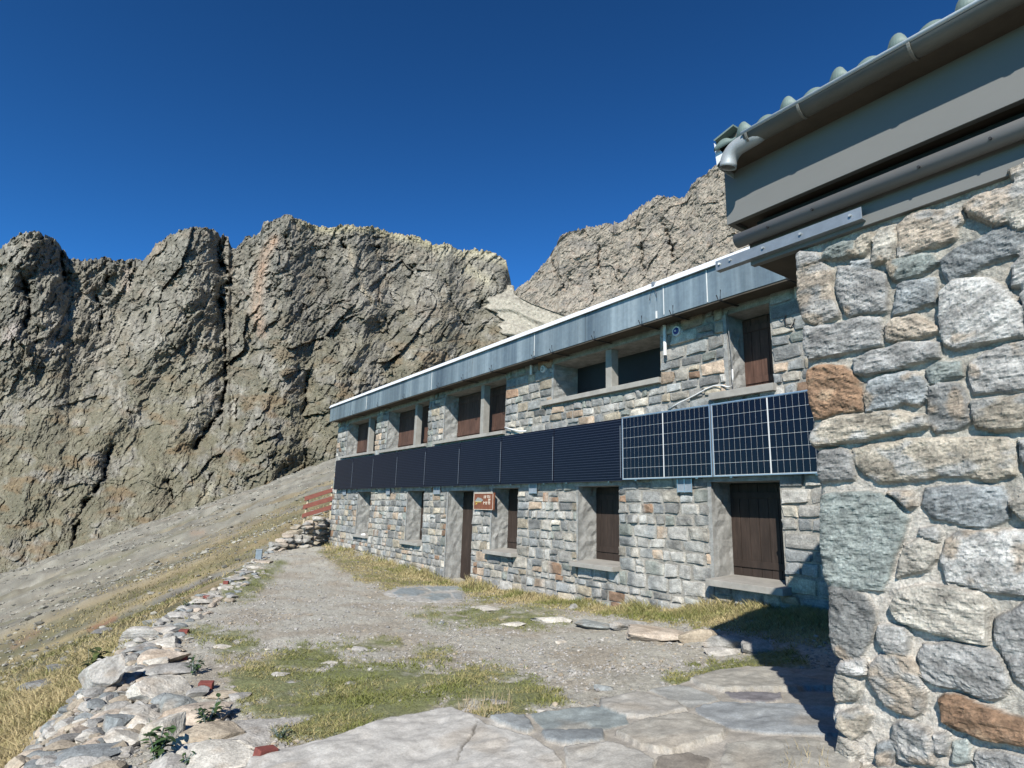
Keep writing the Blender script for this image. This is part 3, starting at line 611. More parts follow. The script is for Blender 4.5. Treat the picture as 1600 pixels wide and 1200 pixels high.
def win(op, dp, label, leaves, mull=None, sill=None, mat='wood', sillproud=.2, sillth=.075, name='window', base=True, sx=(.0, .06)):
    a, b, c, d = op; V, F = reveal(a, b, c, d, dp, base)
    V = [(v[0], v[1], v[2]) for v in V]
    wv = mesh(name, np.array(V), F, M['plaster'], hut, smooth=False); ch(wv)
    if label: wv['label'] = label
    y = YW+dp-.035
    # the leaf fills the inner end of the opening
    for (x0, x1) in leaves: 
        o = shutter(x0, x1, c+.03, d-.02, y, mat, wv)
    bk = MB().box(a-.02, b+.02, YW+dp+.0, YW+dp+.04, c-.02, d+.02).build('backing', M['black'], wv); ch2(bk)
    if mull:
        for (x0, x1) in mull: o = MB().box(x0, x1, YW+.04, YW+.21, c+.002, d-.002).build('mullion', M['mullion'], wv, bevel=.006); ch2(o)
    if sill:
        x0, x1, zt = sill; o = MB().prism([(YW+dp-.04, zt+.035), (YW-sillproud, zt), (YW-sillproud, zt-sillth), (YW+dp-.04, zt-sillth)], 'x', x0, x1).build('sill', M['concrete'], wv, bevel=.006); ch2(o)
    return wv
D = .46
win(OPL[0], D, None, [(OPL[0][0], OPL[0][1])], sill=(OPL[0][0]-.05, OPL[0][1]+.03, -1.46), sillproud=.12)
win(OPL[1], D, None, [(OPL[1][0], OPL[1][1])], sill=(OPL[1][0]-.1, OPL[1][1]+.02, -1.46), sillproud=.14)
win(OPL[2], D, 'tall brown plank door beside the rusty sign', [(OPL[2][0], OPL[2][1])], name='door', base=False)
win(OPL[3], D, None, [(OPL[3][0], OPL[3][1])], sill=(OPL[3][0]-.1, OPL[3][1]+.02, -1.40), sillproud=.17)
win(OPL[4], D, None, [(OPL[4][0], OPL[4][1])], sill=(OPL[4][0]-.05, OPL[4][1]+.02, -1.40), sillproud=.19)
win(OPL[5], D, None, [(OPL[5][0], OPL[5][1])], sill=(OPL[5][0]-.0, OPL[5][1]+.08, -1.385), sillproud=.22, sillth=.085)
def u(px, Y): return XW(px, 620, Y)
yu = YW+.40; a, b, c, d = OPU[0]; mA, mB_ = XW(573, 680), XW(578, 680)
win(OPU[0], .40, None, [(a, b)], [(mA, mA+.14)], (XW(535, 712), b+.02, 1.17), mat='woodlight', sillproud=.10)
a, b, c, d = OPU[1]; m0 = XW(647.5, 670, YW+.05); win(OPU[1], .40, None, [(a, b)], [(m0, m0+.14)], (a-.45, b+.02, 1.15), mat='woodlight', sillproud=.10)
a, b, c, d = OPU[2]; m0 = XW(751, 650, YW+.05); win(OPU[2], .42, None, [(a, b)], [(m0, m0+.14)], (a-.40, b+.03, 1.16), mat='woodlight', sillproud=.10)
a, b, c, d = OPU[3]; m0 = XW(947, 600, YW+.05); win(OPU[3], .62, 'wide short opening in deep shade under the eave', [], [(m0, m0+.15)], (a-.30, b+.03, 1.62), mat='wood', sillproud=.10, sillth=.09)
a, b, c, d = OPU[4]; win(OPU[4], .42, None, [(a, b)], None, (a-.28, b+.05, 1.21), mat='woodlight', sillproud=.12, sillth=.10)
# lintels over the lower openings
for i, (a, b, c, d) in enumerate(OPL):
    o = MB().box(a-.12, b+.1, YW-.03, YW+.12, d-.005, d+.13).build('lintel', M['plaster'], hut, bevel=.01); ch(o)
# --- roof
FY = -.25; FZ0, FZ1 = 2.46, 3.00; RX0, RX1 = -14.75, 9.0
m = MB().prism([(FY+.03, FZ1+.0), (HYB+.3, FZ1+.55), (HYB+.3, FZ1+.35), (FY+.03, FZ0+.06)], 'x', RX0+.02, RX1); m.box(HX0+.1, HX1, YW+.02, HYB, HZ1-.02, FZ0+.1)
roof = m.build('roof', M['galv'], hut); ch(roof)
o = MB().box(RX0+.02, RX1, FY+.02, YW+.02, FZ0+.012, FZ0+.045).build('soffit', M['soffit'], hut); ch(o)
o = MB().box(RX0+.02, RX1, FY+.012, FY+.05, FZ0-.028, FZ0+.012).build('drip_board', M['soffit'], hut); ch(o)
fx = [RX0]+[XW(p, 500, FY) for p in (543, 583, 680, 741, 836, 915, 1038, 1107)]+[3.6, 5.6, 7.4, RX1]
for i in range(len(fx)-1):
    o = MB().box(fx[i]+.004, fx[i+1]-.004, FY-.003*(i % 2), FY+.03, FZ0, FZ1).build('fascia_panel', M['fascia'], hut); ch(o)
o = MB().box(RX0-.02, RX0+.02, FY, HYB+.3, FZ0, FZ1).build('fascia_panel', M['fascia'], hut); ch(o)
for i, x in enumerate(fx[1:-3]):
    if i in (1, 2, 4, 6, 7, 8): ch(MB().box(x-.006, x+.006, FY-.008, FY+.002, FZ0+rng.uniform(0, .05), FZ1-.03).build('joint_sealant', M['whiteplastic'], hut))
ch(MB().box(XW(1025, 500, FY), XW(1025, 500, FY)+.03, FY-.008, FY, FZ0+.01, FZ0+.13).build('joint_sealant', M['whiteplastic'], hut))
# bright folded edge trim along the top of the fascia, in lengths
tx = [RX0-.04, -11.2, -8.1, -5.2, -2.1, .85, 3.3, 6, RX1]
for i in range(len(tx)-1):
    w_ = .004*(i % 2)
    o = MB().prism([(FY-.055-w_, FZ1-.03), (FY-.055-w_, FZ1-.02), (FY+.0, FZ1+.075+w_), (FY+.35, FZ1+.125+w_), (FY+.35, FZ1+.10), (FY+.02, FZ1+.045), (FY-.035, FZ1-.03)], 'x', tx[i]+.003, tx[i+1]-.003).build('edge_trim', M['white'], hut); ch(o)
# hooks under the eave (pairs of black prongs)
for px in (564, 601, 640, 691, 728, 771, 835, 863, 928, 1002, 1051, 1126, 1236):
    x = XW(px, 500, FY-.03); m = MB()
    for s in (-1, 1): m.tube([(x+s*.012, YW, FZ0-.02), (x+s*.014, FY-.04, FZ0-.03), (x+s*.035+.015, FY-.075, FZ0+.075+.03*s)], .0075, 6)
    o = m.build('eave_hook', M['black'], hut); ch(o)
# white overflow pipes coming through the eave
for (px, y0_, y1_) in ((832, 558, 586), (1042, 508, 556)):
    P = onY(px, y1_, YW-.05); Pt = onY(px, y0_, YW-.05)
    m = MB().tube([(P[0], YW-.09, FZ0-.01), (P[0], YW-.09, P[2])], .028, 12); o = m.build('overflow_pipe', M['whiteplastic'], hut, smooth=False); ch(o)
    if px > 900: o = MB().tube([(P[0], YW-.09, P[2]), (P[0], YW-.09, P[2]-.045)], .012, 8).build('pipe_clip', M['black'], hut); ch(o)
# loose wires over the fascia edge
m = MB(); P = onY(1022, 452, FY-.02)
m.tube([P+np.array([.0, 0, .03]), P+np.array([.03, -.03, 0]), P+np.array([.07, -.03, -.1]), P+np.array([.06, -.02, -.16])], .005, 6)
m.tube([P+np.array([.0, 0, .03]), P+np.array([-.02, -.03, 0]), P+np.array([-.06, -.03, -.1]), P+np.array([-.08, -.02, -.17])], .005, 6)
o = m.build('loose_wire', M['cableblack'], hut); ch(o)
o = MB().box(P[0]-.02, P[0]+.03, FY-.06, FY+.0, FZ1-.0, FZ1+.07).build('trim_clip', M['galv'], hut); ch(o)

# round wall lamps
def lamp(px, py, rad, lens, lab, grp=None):
    P = onY(px, py, YW-.03); e = empty('wall_lamp', (P[0], YW-.03, P[2]))
    o = MB().tube([(0, .03, 0), (0, -.045, 0)], [rad, rad*.95], 24).build('housing', M['whiteplastic'], e, bevel=.004)
    o = MB().tube([(0, -.046, 0), (0, -.06, 0)], [rad*.68, rad*.5], 20).build('lens', M[lens], e)
    o = MB().tube([(0, -.061, 0), (0, -.07, 0)], [rad*.2, rad*.15], 12).build('hub', M['whiteplastic'], e); tag(e, lab, 'lamp', grp)
lamp(850, 577, .075, 'signgrey', 'round white wall lamp under the eave left of the wide opening')
lamp(1059, 518, .085, 'bluelamp', 'blue-lensed round wall lamp beside the white overflow pipe')
# white conduit and cables
m = MB(); pts = [(1145, 590), (1144.5, 603), (1138, 605), (1128, 602), (1115, 603), (1103, 608), (1085, 618), (1060, 630), (1044, 640)]
P_ = [onY(x, y, YW-.05) for x, y in pts]; P_ = [p-np.array([0, 0.0, 0]) for p in P_]; P_.insert(0, P_[0]+np.array([0, 0, .12]))
o = m.tube(P_, .011, 8).build('white_conduit', M['whiteplastic'], None, smooth=True); tag(o, 'white conduit curving down the stones to the silver panels', 'conduit')
m = MB(); P_ = [onY(x, y, YW-.03) for x, y in ((1139, 484), (1136, 492), (1138, 515), (1142, 545), (1144, 575), (1145, 592))]
o = m.tube(P_, .006, 6).build('thin_cable', M['pipe'], None, smooth=True); tag(o, 'thin cable hanging beside the tall upper shutter', 'cable')
m = MB(); P_ = [onY(x, y, YW-.10) for x, y in ((789, 668), (800, 671), (812, 674), (822, 673.5))]
o = m.tube(P_, .018, 8).build('white_tube', M['whiteplastic'], None, smooth=True); tag(o, 'short white tube lying on the sill above the black panels', 'tube')
m = MB(); P_ = [onY(x, y, YW-.04) for x, y in ((1228, 492), (1226, 500), (1229, 509), (1236, 512), (1240, 505), (1242, 498))]
o = m.tube(P_, .009, 6).build('hook_shadow_loop', M['cableblack'], None, smooth=True); tag(o, 'black loop in place of an eave hook shadow on the stones right of the tall upper shutter', 'cable')  # hook shadow on the wall, modelled as a black loop
P = onY(568, 838, YW-.03); o = MB().tube([(P[0]-.12, YW-.03, P[2]-.03), (P[0]-.04, YW-.06, P[2]+.04), (P[0]+.06, YW-.03, P[2]+.05), (P[0]+.12, YW, P[2]-.02)], [.03, .05, .055, .03], 8).build('white_bundle', M['whiteplastic'], None, smooth=True)
tag(o, 'small white bundle on the farthest lower sill', 'bundle')

# ------------------------------------------------------------------ solar panels
def rails(e, xs_, z0, z1, y=.04):
    for x in xs_:
        o = MB().box(x-.02, x+.02, y, YW-.01, z0, z1).build('mounting_rail', M['alu'], e, bevel=.002)
def silver_panel(x0, lab):
    W_, H_ = 1.755, 1.038; e = empty('solar_panel', (x0, 0, 0)); T = .035
    f = MB(); b = .016
    f.box(0, W_, -.003, T, 0, b); f.box(0, W_, -.003, T, H_-b, H_); f.box(0, b, -.003, T, b, H_-b); f.box(W_-b, W_, -.003, T, b, H_-b)
    f.build('frame', M['alu'], e)
    MB().box(b, W_-b, .004, T-.01, b, H_-b).build('backsheet', M['cream'], e)
    m = MB(); nx = 10; cw = (W_/2-b-.012)/nx; chh = (H_-2*b-.01)/6
    for h_ in (0, 1):
        x_ = b+.004 if h_ == 0 else W_/2+.010
        for i in range(nx):
            for k in range(6): m.box(x_+i*cw+.0023, x_+(i+1)*cw-.0023, .0005, .004, b+.005+k*chh+.0030, b+.005+(k+1)*chh-.0030)
    m.build('cells', M['cell'], e)
    rails(e, (.25, 1.45), -.02, H_+.0)
    tag(e, lab, 'solar panel', 'solar panels along the facade')
def black_panel(x0, W_, lab, k):
    H_ = 1.036; e = empty('solar_panel', (x0, 0, -.014)); T = .035
    MB().box(0.0, W_, -.006, T, 0, H_).build('module', M['darkpanel'], e, bevel=.004)
    m = MB(); m.box(W_-.016, W_-.009, -.0085, -.005, .05, H_-.12*(1+.3*(k % 2))); m.build('edge_strip', M['rail'], e)
    rails(e, (.3, W_-.35), -.02, H_-.02)
    tag(e, lab, 'solar panel', 'solar panels along the facade')
silver_panel(0, 'left silver-framed gridded solar panel, next to the black ones')
silver_panel(1.775, 'right silver-framed gridded solar panel, partly behind the annex corner')
ORD = ['black lined solar panel touching the silver-framed ones', 'second black solar panel left of the silver-framed ones', 'third black solar panel left of the silver-framed ones, above the window right of the sign', 'fourth black solar panel left of the silver-framed ones, above the rusty sign', 'fifth black solar panel from the silver-framed ones, right of the narrowest four', 'third black solar panel from the far end of the row', 'second black solar panel from the far end of the row', 'farthest and darkest black solar panel, at the left end of the row']
for k in range(8): black_panel(-1.7961*(k+1)+.006, 1.7961-.03, ORD[k], k)
# pale bracket plates showing below the panels
for px, ww, lab in ((1070, .26, 'pale blue-grey bracket plate under the left silver panel'), (833, .24, 'blue-grey bracket plate right of the window by the sign'), (683, .34, 'triple bracket plate left of the door'), (607, .26, 'bracket plate between the two far lower windows'), (539, .30, 'bracket plate at the far left corner of the hut')):
    x = XW(px, 760, .09); m = MB(); n = 3 if ww > .25 else 2; z1 = -.005 if px > 545 else .04
    e = empty('bracket_plate', (x, .09, -.1))
    MB().box(-ww/2, ww/2, .0, .012, -.10, .09).build('plate', M['rail'], e)
    for i in range(n): MB().box(-ww/2+i*ww/(n-1)-.008, -ww/2+i*ww/(n-1)+.008, -.012, 0, -.11, .09).build('rib', M['alu'], e)
    MB().box(-ww/2, ww/2, -.010, 0, -.105, -.09).build('rib', M['alu'], e)
    tag(e, lab, 'bracket', 'bracket plates under the solar panels')

# ------------------------------------------------------------------ rusty sign on the pier
A_ = onY(741, 770, YW-.07); B_ = onY(770, 797, YW-.07); x0, x1, z0, z1 = A_[0], B_[0], B_[2], A_[2]
e = empty('sign', ((x0+x1)/2, YW-.07, (z0+z1)/2)); w2, h2 = (x1-x0)/2, (z1-z0)/2
MB().box(-w2, w2, 0, .05, -h2, h2).build('board', M['sign'], e, bevel=.003)
m = MB(); m.box(-w2, w2, -.006, 0, h2-.02, h2); m.box(-w2, w2, -.006, 0, -h2, -h2+.012); m.box(-w2, -w2+.012, -.006, 0, -h2, h2); m.box(w2-.012, w2, -.006, 0, -h2, h2); m.build('border', M['signpale'], e)
MB().prism([(-w2*.85, .02*h2), (-w2*.6, .45*h2), (-w2*.25, .35*h2), (-.0*w2, .12*h2), (-.2*w2, -.1*h2), (-w2*.7, -.12*h2)], 'y', -.005, 0).build('picture', M['signgrey'], e)
m = MB(); m.box(-w2*.88, -w2*.2, -.007, -.005, -.12*h2, -.06*h2); m.prism([(-w2*.85, -.4*h2), (-w2*.62, -.18*h2), (-w2*.66, -.36*h2)], 'y', -.007, 0); m.build('arrow', M['signyellow'], e)
m = MB()          # weathered, unreadable lettering: short worn strokes in rows
for (xa, za, s) in ((.08, .50, 'v'), (.2, .52, 'v'), (.26, .5, 'd'), (.45, .55, 'v'), (.52, .46, 'h'), (.52, .62, 'h'), (.66, .5, 'v'), (.55, .14, 'v'), (.62, .2, 'h'), (.68, .12, 'd'), (.05, -.2, 'v'), (.12, -.14, 'h'), (.27, -.2, 'v'), (.33, -.12, 'h'), (.38, -.22, 'd'), (.55, -.2, 'v'), (.62, -.16, 'h'), (.68, -.22, 'v')):
    X_, Z_ = xa*w2, za*h2; l = .17*h2; tk = .025*w2
    if s == 'v': m.box(X_-tk, X_+tk, -.004, 0, Z_-l, Z_+l)
    elif s == 'h': m.box(X_-l*.7, X_+l*.7, -.0045, 0, Z_-tk, Z_+tk)
    else: m.prism([(X_-l*.5-tk, Z_-l), (X_-l*.5+tk, Z_-l), (X_+l*.5+tk, Z_+l), (X_+l*.5-tk, Z_+l)], 'y', -.0042, 0)
m.build('lettering', M['signpale'], e)
tag(e, 'square rust-brown sign with worn pale lettering between door and window', 'sign')

# ------------------------------------------------------------------ annex in the right foreground
YB = -4.29                                    # mortar face of the big-stone wall
def st(origin, pts): return [(origin[0]+x/3.75, origin[1]+y/3.75) for x, y in pts]
A0, B0, C0 = (1220, 280), (1220, 580), (1220, 880)
gy, lg, bg_, gn, tn, pk_, ru, cm, dk = (.33, .325, .31), (.43, .42, .395), (.29, .305, .305), (.26, .285, .265), (.40, .355, .285), (.44, .375, .30), (.30, .19, .12), (.49, .455, .39), (.22, .22, .21)
ST = [(A0, gy, [(60, 460), (110, 415), (180, 425), (230, 460), (180, 500), (90, 525)]), (A0, gn, [(235, 450), (270, 395), (350, 365), (420, 360), (440, 400), (470, 435), (340, 455), (260, 460)]),
 (A0, tn, [(440, 370), (480, 320), (520, 310), (530, 345), (500, 400), (470, 435), (445, 400)]), (A0, cm, [(545, 330), (580, 290), (640, 270), (655, 300), (650, 400), (630, 470), (530, 490), (525, 450), (540, 400)]),
 (A0, pk_, [(672, 260), (720, 210), (800, 180), (900, 168), (1000, 175), (1050, 185), (1055, 235), (1010, 265), (1005, 335), (920, 370), (800, 405), (690, 450), (672, 440), (680, 350)]),
 (A0, lg, [(1070, 160), (1120, 110), (1200, 80), (1290, 50), (1425, 10), (1560, -20), (1620, 120), (1500, 190), (1425, 215), (1340, 240), (1250, 258), (1170, 225), (1100, 200)]),
 (A0, pk_, [(60, 540), (130, 505), (220, 490), (280, 540), (285, 640), (315, 760), (318, 790), (220, 850), (150, 830), (70, 800), (55, 700)]), (A0, gy, [(318, 510), (430, 505), (530, 530), (595, 550), (598, 660), (590, 760), (480, 775), (390, 790), (350, 740), (330, 680), (320, 600)]),
 (A0, bg_, [(400, 480), (500, 465), (528, 500), (500, 518), (410, 500)]), (A0, gn, [(618, 490), (650, 470), (790, 445), (870, 440), (902, 480), (850, 520), (770, 560), (680, 590), (640, 575), (620, 530)]),
 (A0, bg_, [(920, 470), (1010, 400), (1150, 340), (1250, 280), (1370, 240), (1425, 250), (1560, 240), (1600, 340), (1500, 365), (1425, 400), (1250, 460), (1130, 520), (1040, 560), (965, 600), (935, 530)]),
 (A0, bg_, [(680, 620), (780, 590), (890, 582), (880, 650), (875, 720), (800, 745), (730, 770), (640, 785), (645, 730), (670, 700)]),
 (A0, lg, [(915, 665), (1000, 600), (1120, 572), (1210, 578), (1270, 620), (1320, 680), (1410, 760), (1425, 910), (1330, 920), (1200, 935), (1110, 970), (1030, 990), (960, 960), (932, 900), (925, 790)]),
 (A0, gy, [(1345, 510), (1430, 440), (1560, 400), (1600, 540), (1500, 590), (1345, 620)]), (A0, gy, [(1400, 680), (1440, 640), (1600, 600), (1620, 850), (1450, 900), (1425, 770)]),
 (A0, gy, [(80, 855), (200, 870), (350, 832), (450, 812), (555, 812), (578, 880), (570, 960), (450, 990), (330, 1010), (230, 1035), (150, 1050), (100, 960)]), (A0, pk_, [(602, 850), (645, 817), (760, 795), (800, 812), (905, 860), (900, 885), (800, 915), (680, 945), (605, 930)]),
 (A0, gy, [(422, 1050), (520, 1010), (700, 962), (860, 950), (918, 955), (912, 1038), (800, 1060), (650, 1100), (480, 1140), (430, 1130)]), (A0, lg, [(1090, 1080), (1180, 1020), (1300, 970), (1500, 920), (1600, 910), (1600, 1200), (1500, 1205), (1300, 1235), (1115, 1255), (1095, 1180)]),
 (A0, gn, [(855, 1110), (900, 1080), (1020, 1072), (1035, 1135), (960, 1155), (860, 1185)]),
 (B0, ru, [(115, 10), (200, -28), (340, -35), (400, 0), (448, 70), (458, 215), (340, 235), (250, 258), (170, 262), (130, 200), (115, 100)]), (B0, bg_, [(475, 150), (510, 60), (600, 20), (720, 2), (800, 12), (832, 60), (828, 150), (790, 195), (700, 175), (640, 205), (560, 205), (490, 222)]),
 (B0, dk, [(852, 92), (900, 65), (1020, 68), (1058, 130), (1080, 220), (1095, 290), (1060, 308), (960, 330), (910, 355), (872, 320), (852, 230)]), (B0, tn, [(1108, 190), (1200, 168), (1350, 152), (1500, 130), (1600, 120), (1600, 320), (1425, 322), (1240, 335), (1132, 310), (1112, 250)]),
 (B0, tn, [(140, 380), (200, 332), (240, 292), (400, 258), (560, 237), (640, 233), (760, 253), (840, 263), (852, 318), (740, 343), (640, 363), (480, 398), (360, 413), (250, 425), (160, 435)]), (B0, gy, [(185, 520), (230, 467), (330, 457), (408, 492), (408, 622), (330, 633), (240, 640), (195, 620)]),
 (B0, tn, [(418, 462), (480, 437), (640, 428), (720, 403), (850, 402), (1000, 388), (1200, 383), (1300, 388), (1342, 440), (1357, 560), (1355, 603), (1290, 622), (1180, 637), (1100, 608), (960, 613), (860, 622), (720, 638), (560, 637), (482, 598), (433, 540)]),
 (B0, gy, [(1390, 410), (1450, 400), (1600, 380), (1600, 600), (1480, 590), (1400, 500)]), (B0, gn, [(195, 742), (330, 710), (500, 700), (570, 708), (640, 758), (716, 870), (698, 980), (650, 1060), (612, 1200), (565, 1285), (400, 1275), (245, 1240), (205, 1175), (190, 1000)]),
 (B0, bg_, [(852, 692), (1000, 678), (1280, 683), (1328, 760), (1318, 860), (1180, 903), (1050, 893), (872, 848), (822, 780)]), (B0, lg, [(812, 922), (890, 912), (915, 950), (900, 993), (832, 973), (802, 950)]),
 (B0, lg, [(962, 1000), (1040, 942), (1200, 933), (1425, 943), (1600, 950), (1600, 1320), (1425, 1322), (1200, 1282), (1060, 1252), (962, 1235), (932, 1120)]), (B0, cm, [(1345, 780), (1425, 725), (1600, 700), (1600, 880), (1425, 870)]),
 (B0, pk_, [(620, 707), (760, 712), (778, 790), (740, 808), (682, 750)]), (B0, cm, [(722, 1022), (800, 982), (898, 1022), (903, 1100), (820, 1168), (740, 1188), (665, 1200), (692, 1080)]),
 (C0, dk, [(240, 165), (300, 143), (400, 162), (480, 200), (527, 280), (518, 400), (478, 480), (438, 552), (380, 562), (300, 538), (255, 500), (245, 330)]), (C0, cm, [(640, 232), (700, 153), (850, 133), (1000, 152), (1180, 182), (1198, 260), (1193, 478), (1100, 468), (960, 428), (850, 388), (740, 358), (660, 318), (632, 280)]),
 (C0, lg, [(562, 372), (700, 372), (733, 430), (728, 548), (650, 538), (600, 508), (562, 450)]), (C0, gy, [(830, 482), (1000, 472), (1200, 512), (1250, 542), (1308, 690), (1288, 778), (1220, 798), (1120, 778), (1020, 738), (900, 718), (832, 658), (802, 560)]),
 (C0, gy, [(1252, 332), (1425, 245), (1600, 200), (1600, 760), (1425, 740), (1350, 678), (1302, 560), (1252, 440)]), (C0, pk_, [(512, 600), (562, 548), (640, 538), (740, 562), (808, 640), (828, 760), (798, 878), (750, 898), (660, 878), (582, 838), (548, 760), (512, 680)]),
 (C0, cm, [(262, 700), (310, 652), (418, 667), (428, 740), (400, 798), (300, 808), (258, 770)]), (C0, lg, [(310, 582), (468, 572), (488, 650), (430, 660), (332, 640)]),
 (C0, ru, [(912, 812), (960, 783), (1040, 793), (1180, 842), (1300, 882), (1425, 932), (1600, 980), (1600, 1110), (1425, 1078), (1300, 1057), (1160, 1038), (1022, 988), (932, 930)]), (C0, tn, [(330, 882), (450, 862), (498, 900), (468, 990), (400, 1038), (322, 960)]),
 (C0, lg, [(642, 962), (720, 942), (850, 982), (898, 1080), (878, 1180), (740, 1178), (652, 1150), (622, 1060)]), (C0, bg_, [(557, 1082), (620, 1062), (633, 1130), (618, 1200), (552, 1200)]), (C0, gn, [(982, 1072), (1058, 1052), (1073, 1170), (1002, 1180)]),
 (C0, gy, [(1112, 1132), (1300, 1132), (1425, 1162), (1600, 1180), (1600, 1350), (1112, 1320)]), (C0, cm, [(262, 1000), (400, 1052), (438, 1120), (380, 1198), (280, 1198), (225, 1160)]), (C0, lg, [(900, 1010), (960, 1012), (938, 1120), (900, 1100)]), (C0, tn, [(420, 1210), (600, 1215), (760, 1230), (700, 1340), (480, 1340)])]
stones = []
for org, cc, pts in ST:
    q = np.array(st(org, pts)); P = onY(q[:, 0], q[:, 1], YB-.04); stones.append((P[:, [0, 2]], np.array(cc)))
# stones beyond what the photo shows (right of the frame), same character
xr_ = 6.44; zz = -2.3
while zz < .84:
    h = rng.uniform(.16, .34); x_ = xr_+rng.uniform(-.08, .05)
    while x_ < 9.4:
        w_ = rng.uniform(.25, .6); k_ = np.array([(x_+.02, zz+.03), (x_+w_*.5, zz+.01), (x_+w_-.03, zz+.03), (x_+w_-.01, zz+h*.5), (x_+w_-.04, zz+h-.03), (x_+w_*.5, zz+h-.01), (x_+.03, zz+h-.04), (x_+.01, zz+h*.5)])+rng.uniform(-.015, .015, (8, 2))
        stones.append((k_, np.array([gy, lg, bg_, gn, tn, pk_, cm][rng.integers(7)]))); x_ += w_+.015
    zz += h+.01
# wall surface: front from its ragged left corner to the right, then the left return; one sheet
SIL = [(1236, 385), (1238, 410), (1237, 440), (1238, 470), (1243, 490), (1248, 505), (1247, 540), (1253, 562), (1252, 590), (1256, 630), (1262, 650), (1260, 672), (1260, 695), (1270, 705), (1270, 745), (1273, 760), (1272, 800), (1272, 860), (1278, 905), (1286, 925), (1285, 960), (1287, 1000), (1293, 1020), (1304, 1032), (1294, 1050), (1291, 1080), (1293, 1100), (1288, 1120), (1298, 1145), (1293, 1170), (1284, 1196), (1282, 1260)]
sq = np.array(SIL, float); sP = onY(sq[:, 0], sq[:, 1], YB-.02)
zw = np.arange(-2.3, .86, .0075); o_ = np.argsort(sP[:, 2]); xl_ = np.interp(zw, sP[o_, 2], sP[o_, 0])
xf = np.r_[np.arange(0, 1.35, .0075), np.arange(1.35, 4., .03)]
sd = np.r_[np.arange(2.6, .12, -.06), np.arange(.12, 0, -.01)]
XX = xl_[:, None]+xf[None, :]*((9.3-xl_)/ (9.3-xl_))[:, None]; ZZ = np.broadcast_to(zw[:, None], XX.shape)
Hh = np.zeros_like(XX); CC = np.tile(np.array([.36, .34, .295]), XX.shape+(1,)).astype(float)
warpx = .012*fbm(XX*9, ZZ*9, 3., 4); warpz = .012*fbm(XX*9, ZZ*9, 8., 4)
inset = np.zeros_like(XX)
for i, (pg, cc) in enumerate(stones):
    x0, x1, z0, z1 = pg[:, 0].min()-.04, pg[:, 0].max()+.04, pg[:, 1].min()-.04, pg[:, 1].max()+.04
    if x0 > 9.3: continue
    ii = np.where((XX >= x0) & (XX <= x1) & (ZZ >= z0) & (ZZ <= z1))
    if len(ii[0]) == 0: continue
    d, ins = segdist(XX[ii]+warpx[ii], ZZ[ii]+warpz[ii], [tuple(p) for p in pg], True); e = np.where(ins, d, -d)+.010
    pr = rng.uniform(.022, .052); tilt = rng.uniform(-.05, .07); tx_ = rng.uniform(-.05, .05)
    cz, cx = (z0+z1)/2, (x0+x1)/2
    hh = pr*(.80*sstep(-.003, .008, e)+.20*np.clip(e/.07, 0, 1))
    hh = hh*(1+tilt*(ZZ[ii]-cz)/(z1-z0)*6+tx_*(XX[ii]-cx)*5)
    th = rng.uniform(-.5, .5); al = (XX[ii]*math.cos(th)+ZZ[ii]*math.sin(th)); ac = (-XX[ii]*math.sin(th)+ZZ[ii]*math.cos(th))
    hh = hh+(e > 0)*np.clip(e/.02, 0, 1)*(.015*ridged(al*5, ac*15, i*1.7, 5, .6)+.008*fbm(al*30, ac*60, i*2.1, 4, .6))
    big = np.abs(hh) > Hh[ii]*0; Hh[ii] = np.maximum(Hh[ii], hh)
    f = sstep(-.003, .006, e)[:, None]
    n_ = fbm(al*4, ac*14, i*3.3, 5); n2_ = fbm(XX[ii]*9, ZZ[ii]*9, i*1.3, 3)
    c = cc*(1+.62*n_+.35*fbm(al*22, ac*70, i*4.1, 4))[:, None]; 
    c = c+(cc*1.5-c)*(sstep(.25, .5, n2_)*.6)[:, None]
    if cc[0] > .35 and cc[2] < .31: c = c+(np.array([.40, .40, .385])-c)*sstep(.0, .35, fbm(XX[ii]*7, ZZ[ii]*11, i*.7, 3))[:, None]*.75
    elif rng.random() < .45: c = c+(np.array([.42, .32, .22])-c)*sstep(.18, .5, fbm(XX[ii]*8, ZZ[ii]*8, i*.9, 3))[:, None]*.6
    c = c*rng.uniform(.72, 1.0); CC[ii] = CC[ii]*(1-f)+c*f; inset[ii] = np.maximum(inset[ii], f[:, 0])
mo = (1-inset); Hh = Hh+mo*(.010*fbm(XX*9, ZZ*9, 4., 4)+.004*fbm(XX*40, ZZ*40, 2., 3)); CC = CC*(1+mo*.22*fbm(XX*6, ZZ*6, 9., 4))[..., None]
# pale, pinkish lime mortar smeared in the lower part
lw = sstep(-.2, -.5, ZZ)*sstep(6.4, 5.9, XX); CC = CC+(np.array([.50, .465, .415])-CC)*(lw*mo*.75)[..., None]
low = sstep(-1.1, -1.5, ZZ); Hh = Hh+low*.05*fbm(XX*6, ZZ*6, 12., 4)
rnd = .055; t_ = np.clip(xf/rnd, 0, 1)
yoff = rnd*(1-np.sqrt(np.clip(1-(1-t_)**2, 0, 1)))
Vf = np.stack([XX-.0*Hh, YB-Hh*np.clip(xf/.03, .3, 1)[None, :]+yoff[None, :]*1.0, ZZ], -1)
Vf[..., 1] += 0.02*low
side = np.stack([np.broadcast_to(xl_[:, None], (len(zw), len(sd)))-.03*fbm(sd[None, :]*3, zw[:, None]*5, 2., 4)*np.clip(sd/.1, 0, 1)[None, :], np.broadcast_to(YB+rnd+sd[None, :], (len(zw), len(sd))), np.broadcast_to(zw[:, None], (len(zw), len(sd)))], -1)
cs_ = np.tile(np.array([.33, .32, .30]), side.shape[:2]+(1,))*(1+.3*fbm(sd[None, :]*2.5, zw[:, None]*5, 7., 3))[..., None]
Vw = np.concatenate([side, Vf], 1); Cw = np.concatenate([cs_, CC], 1)
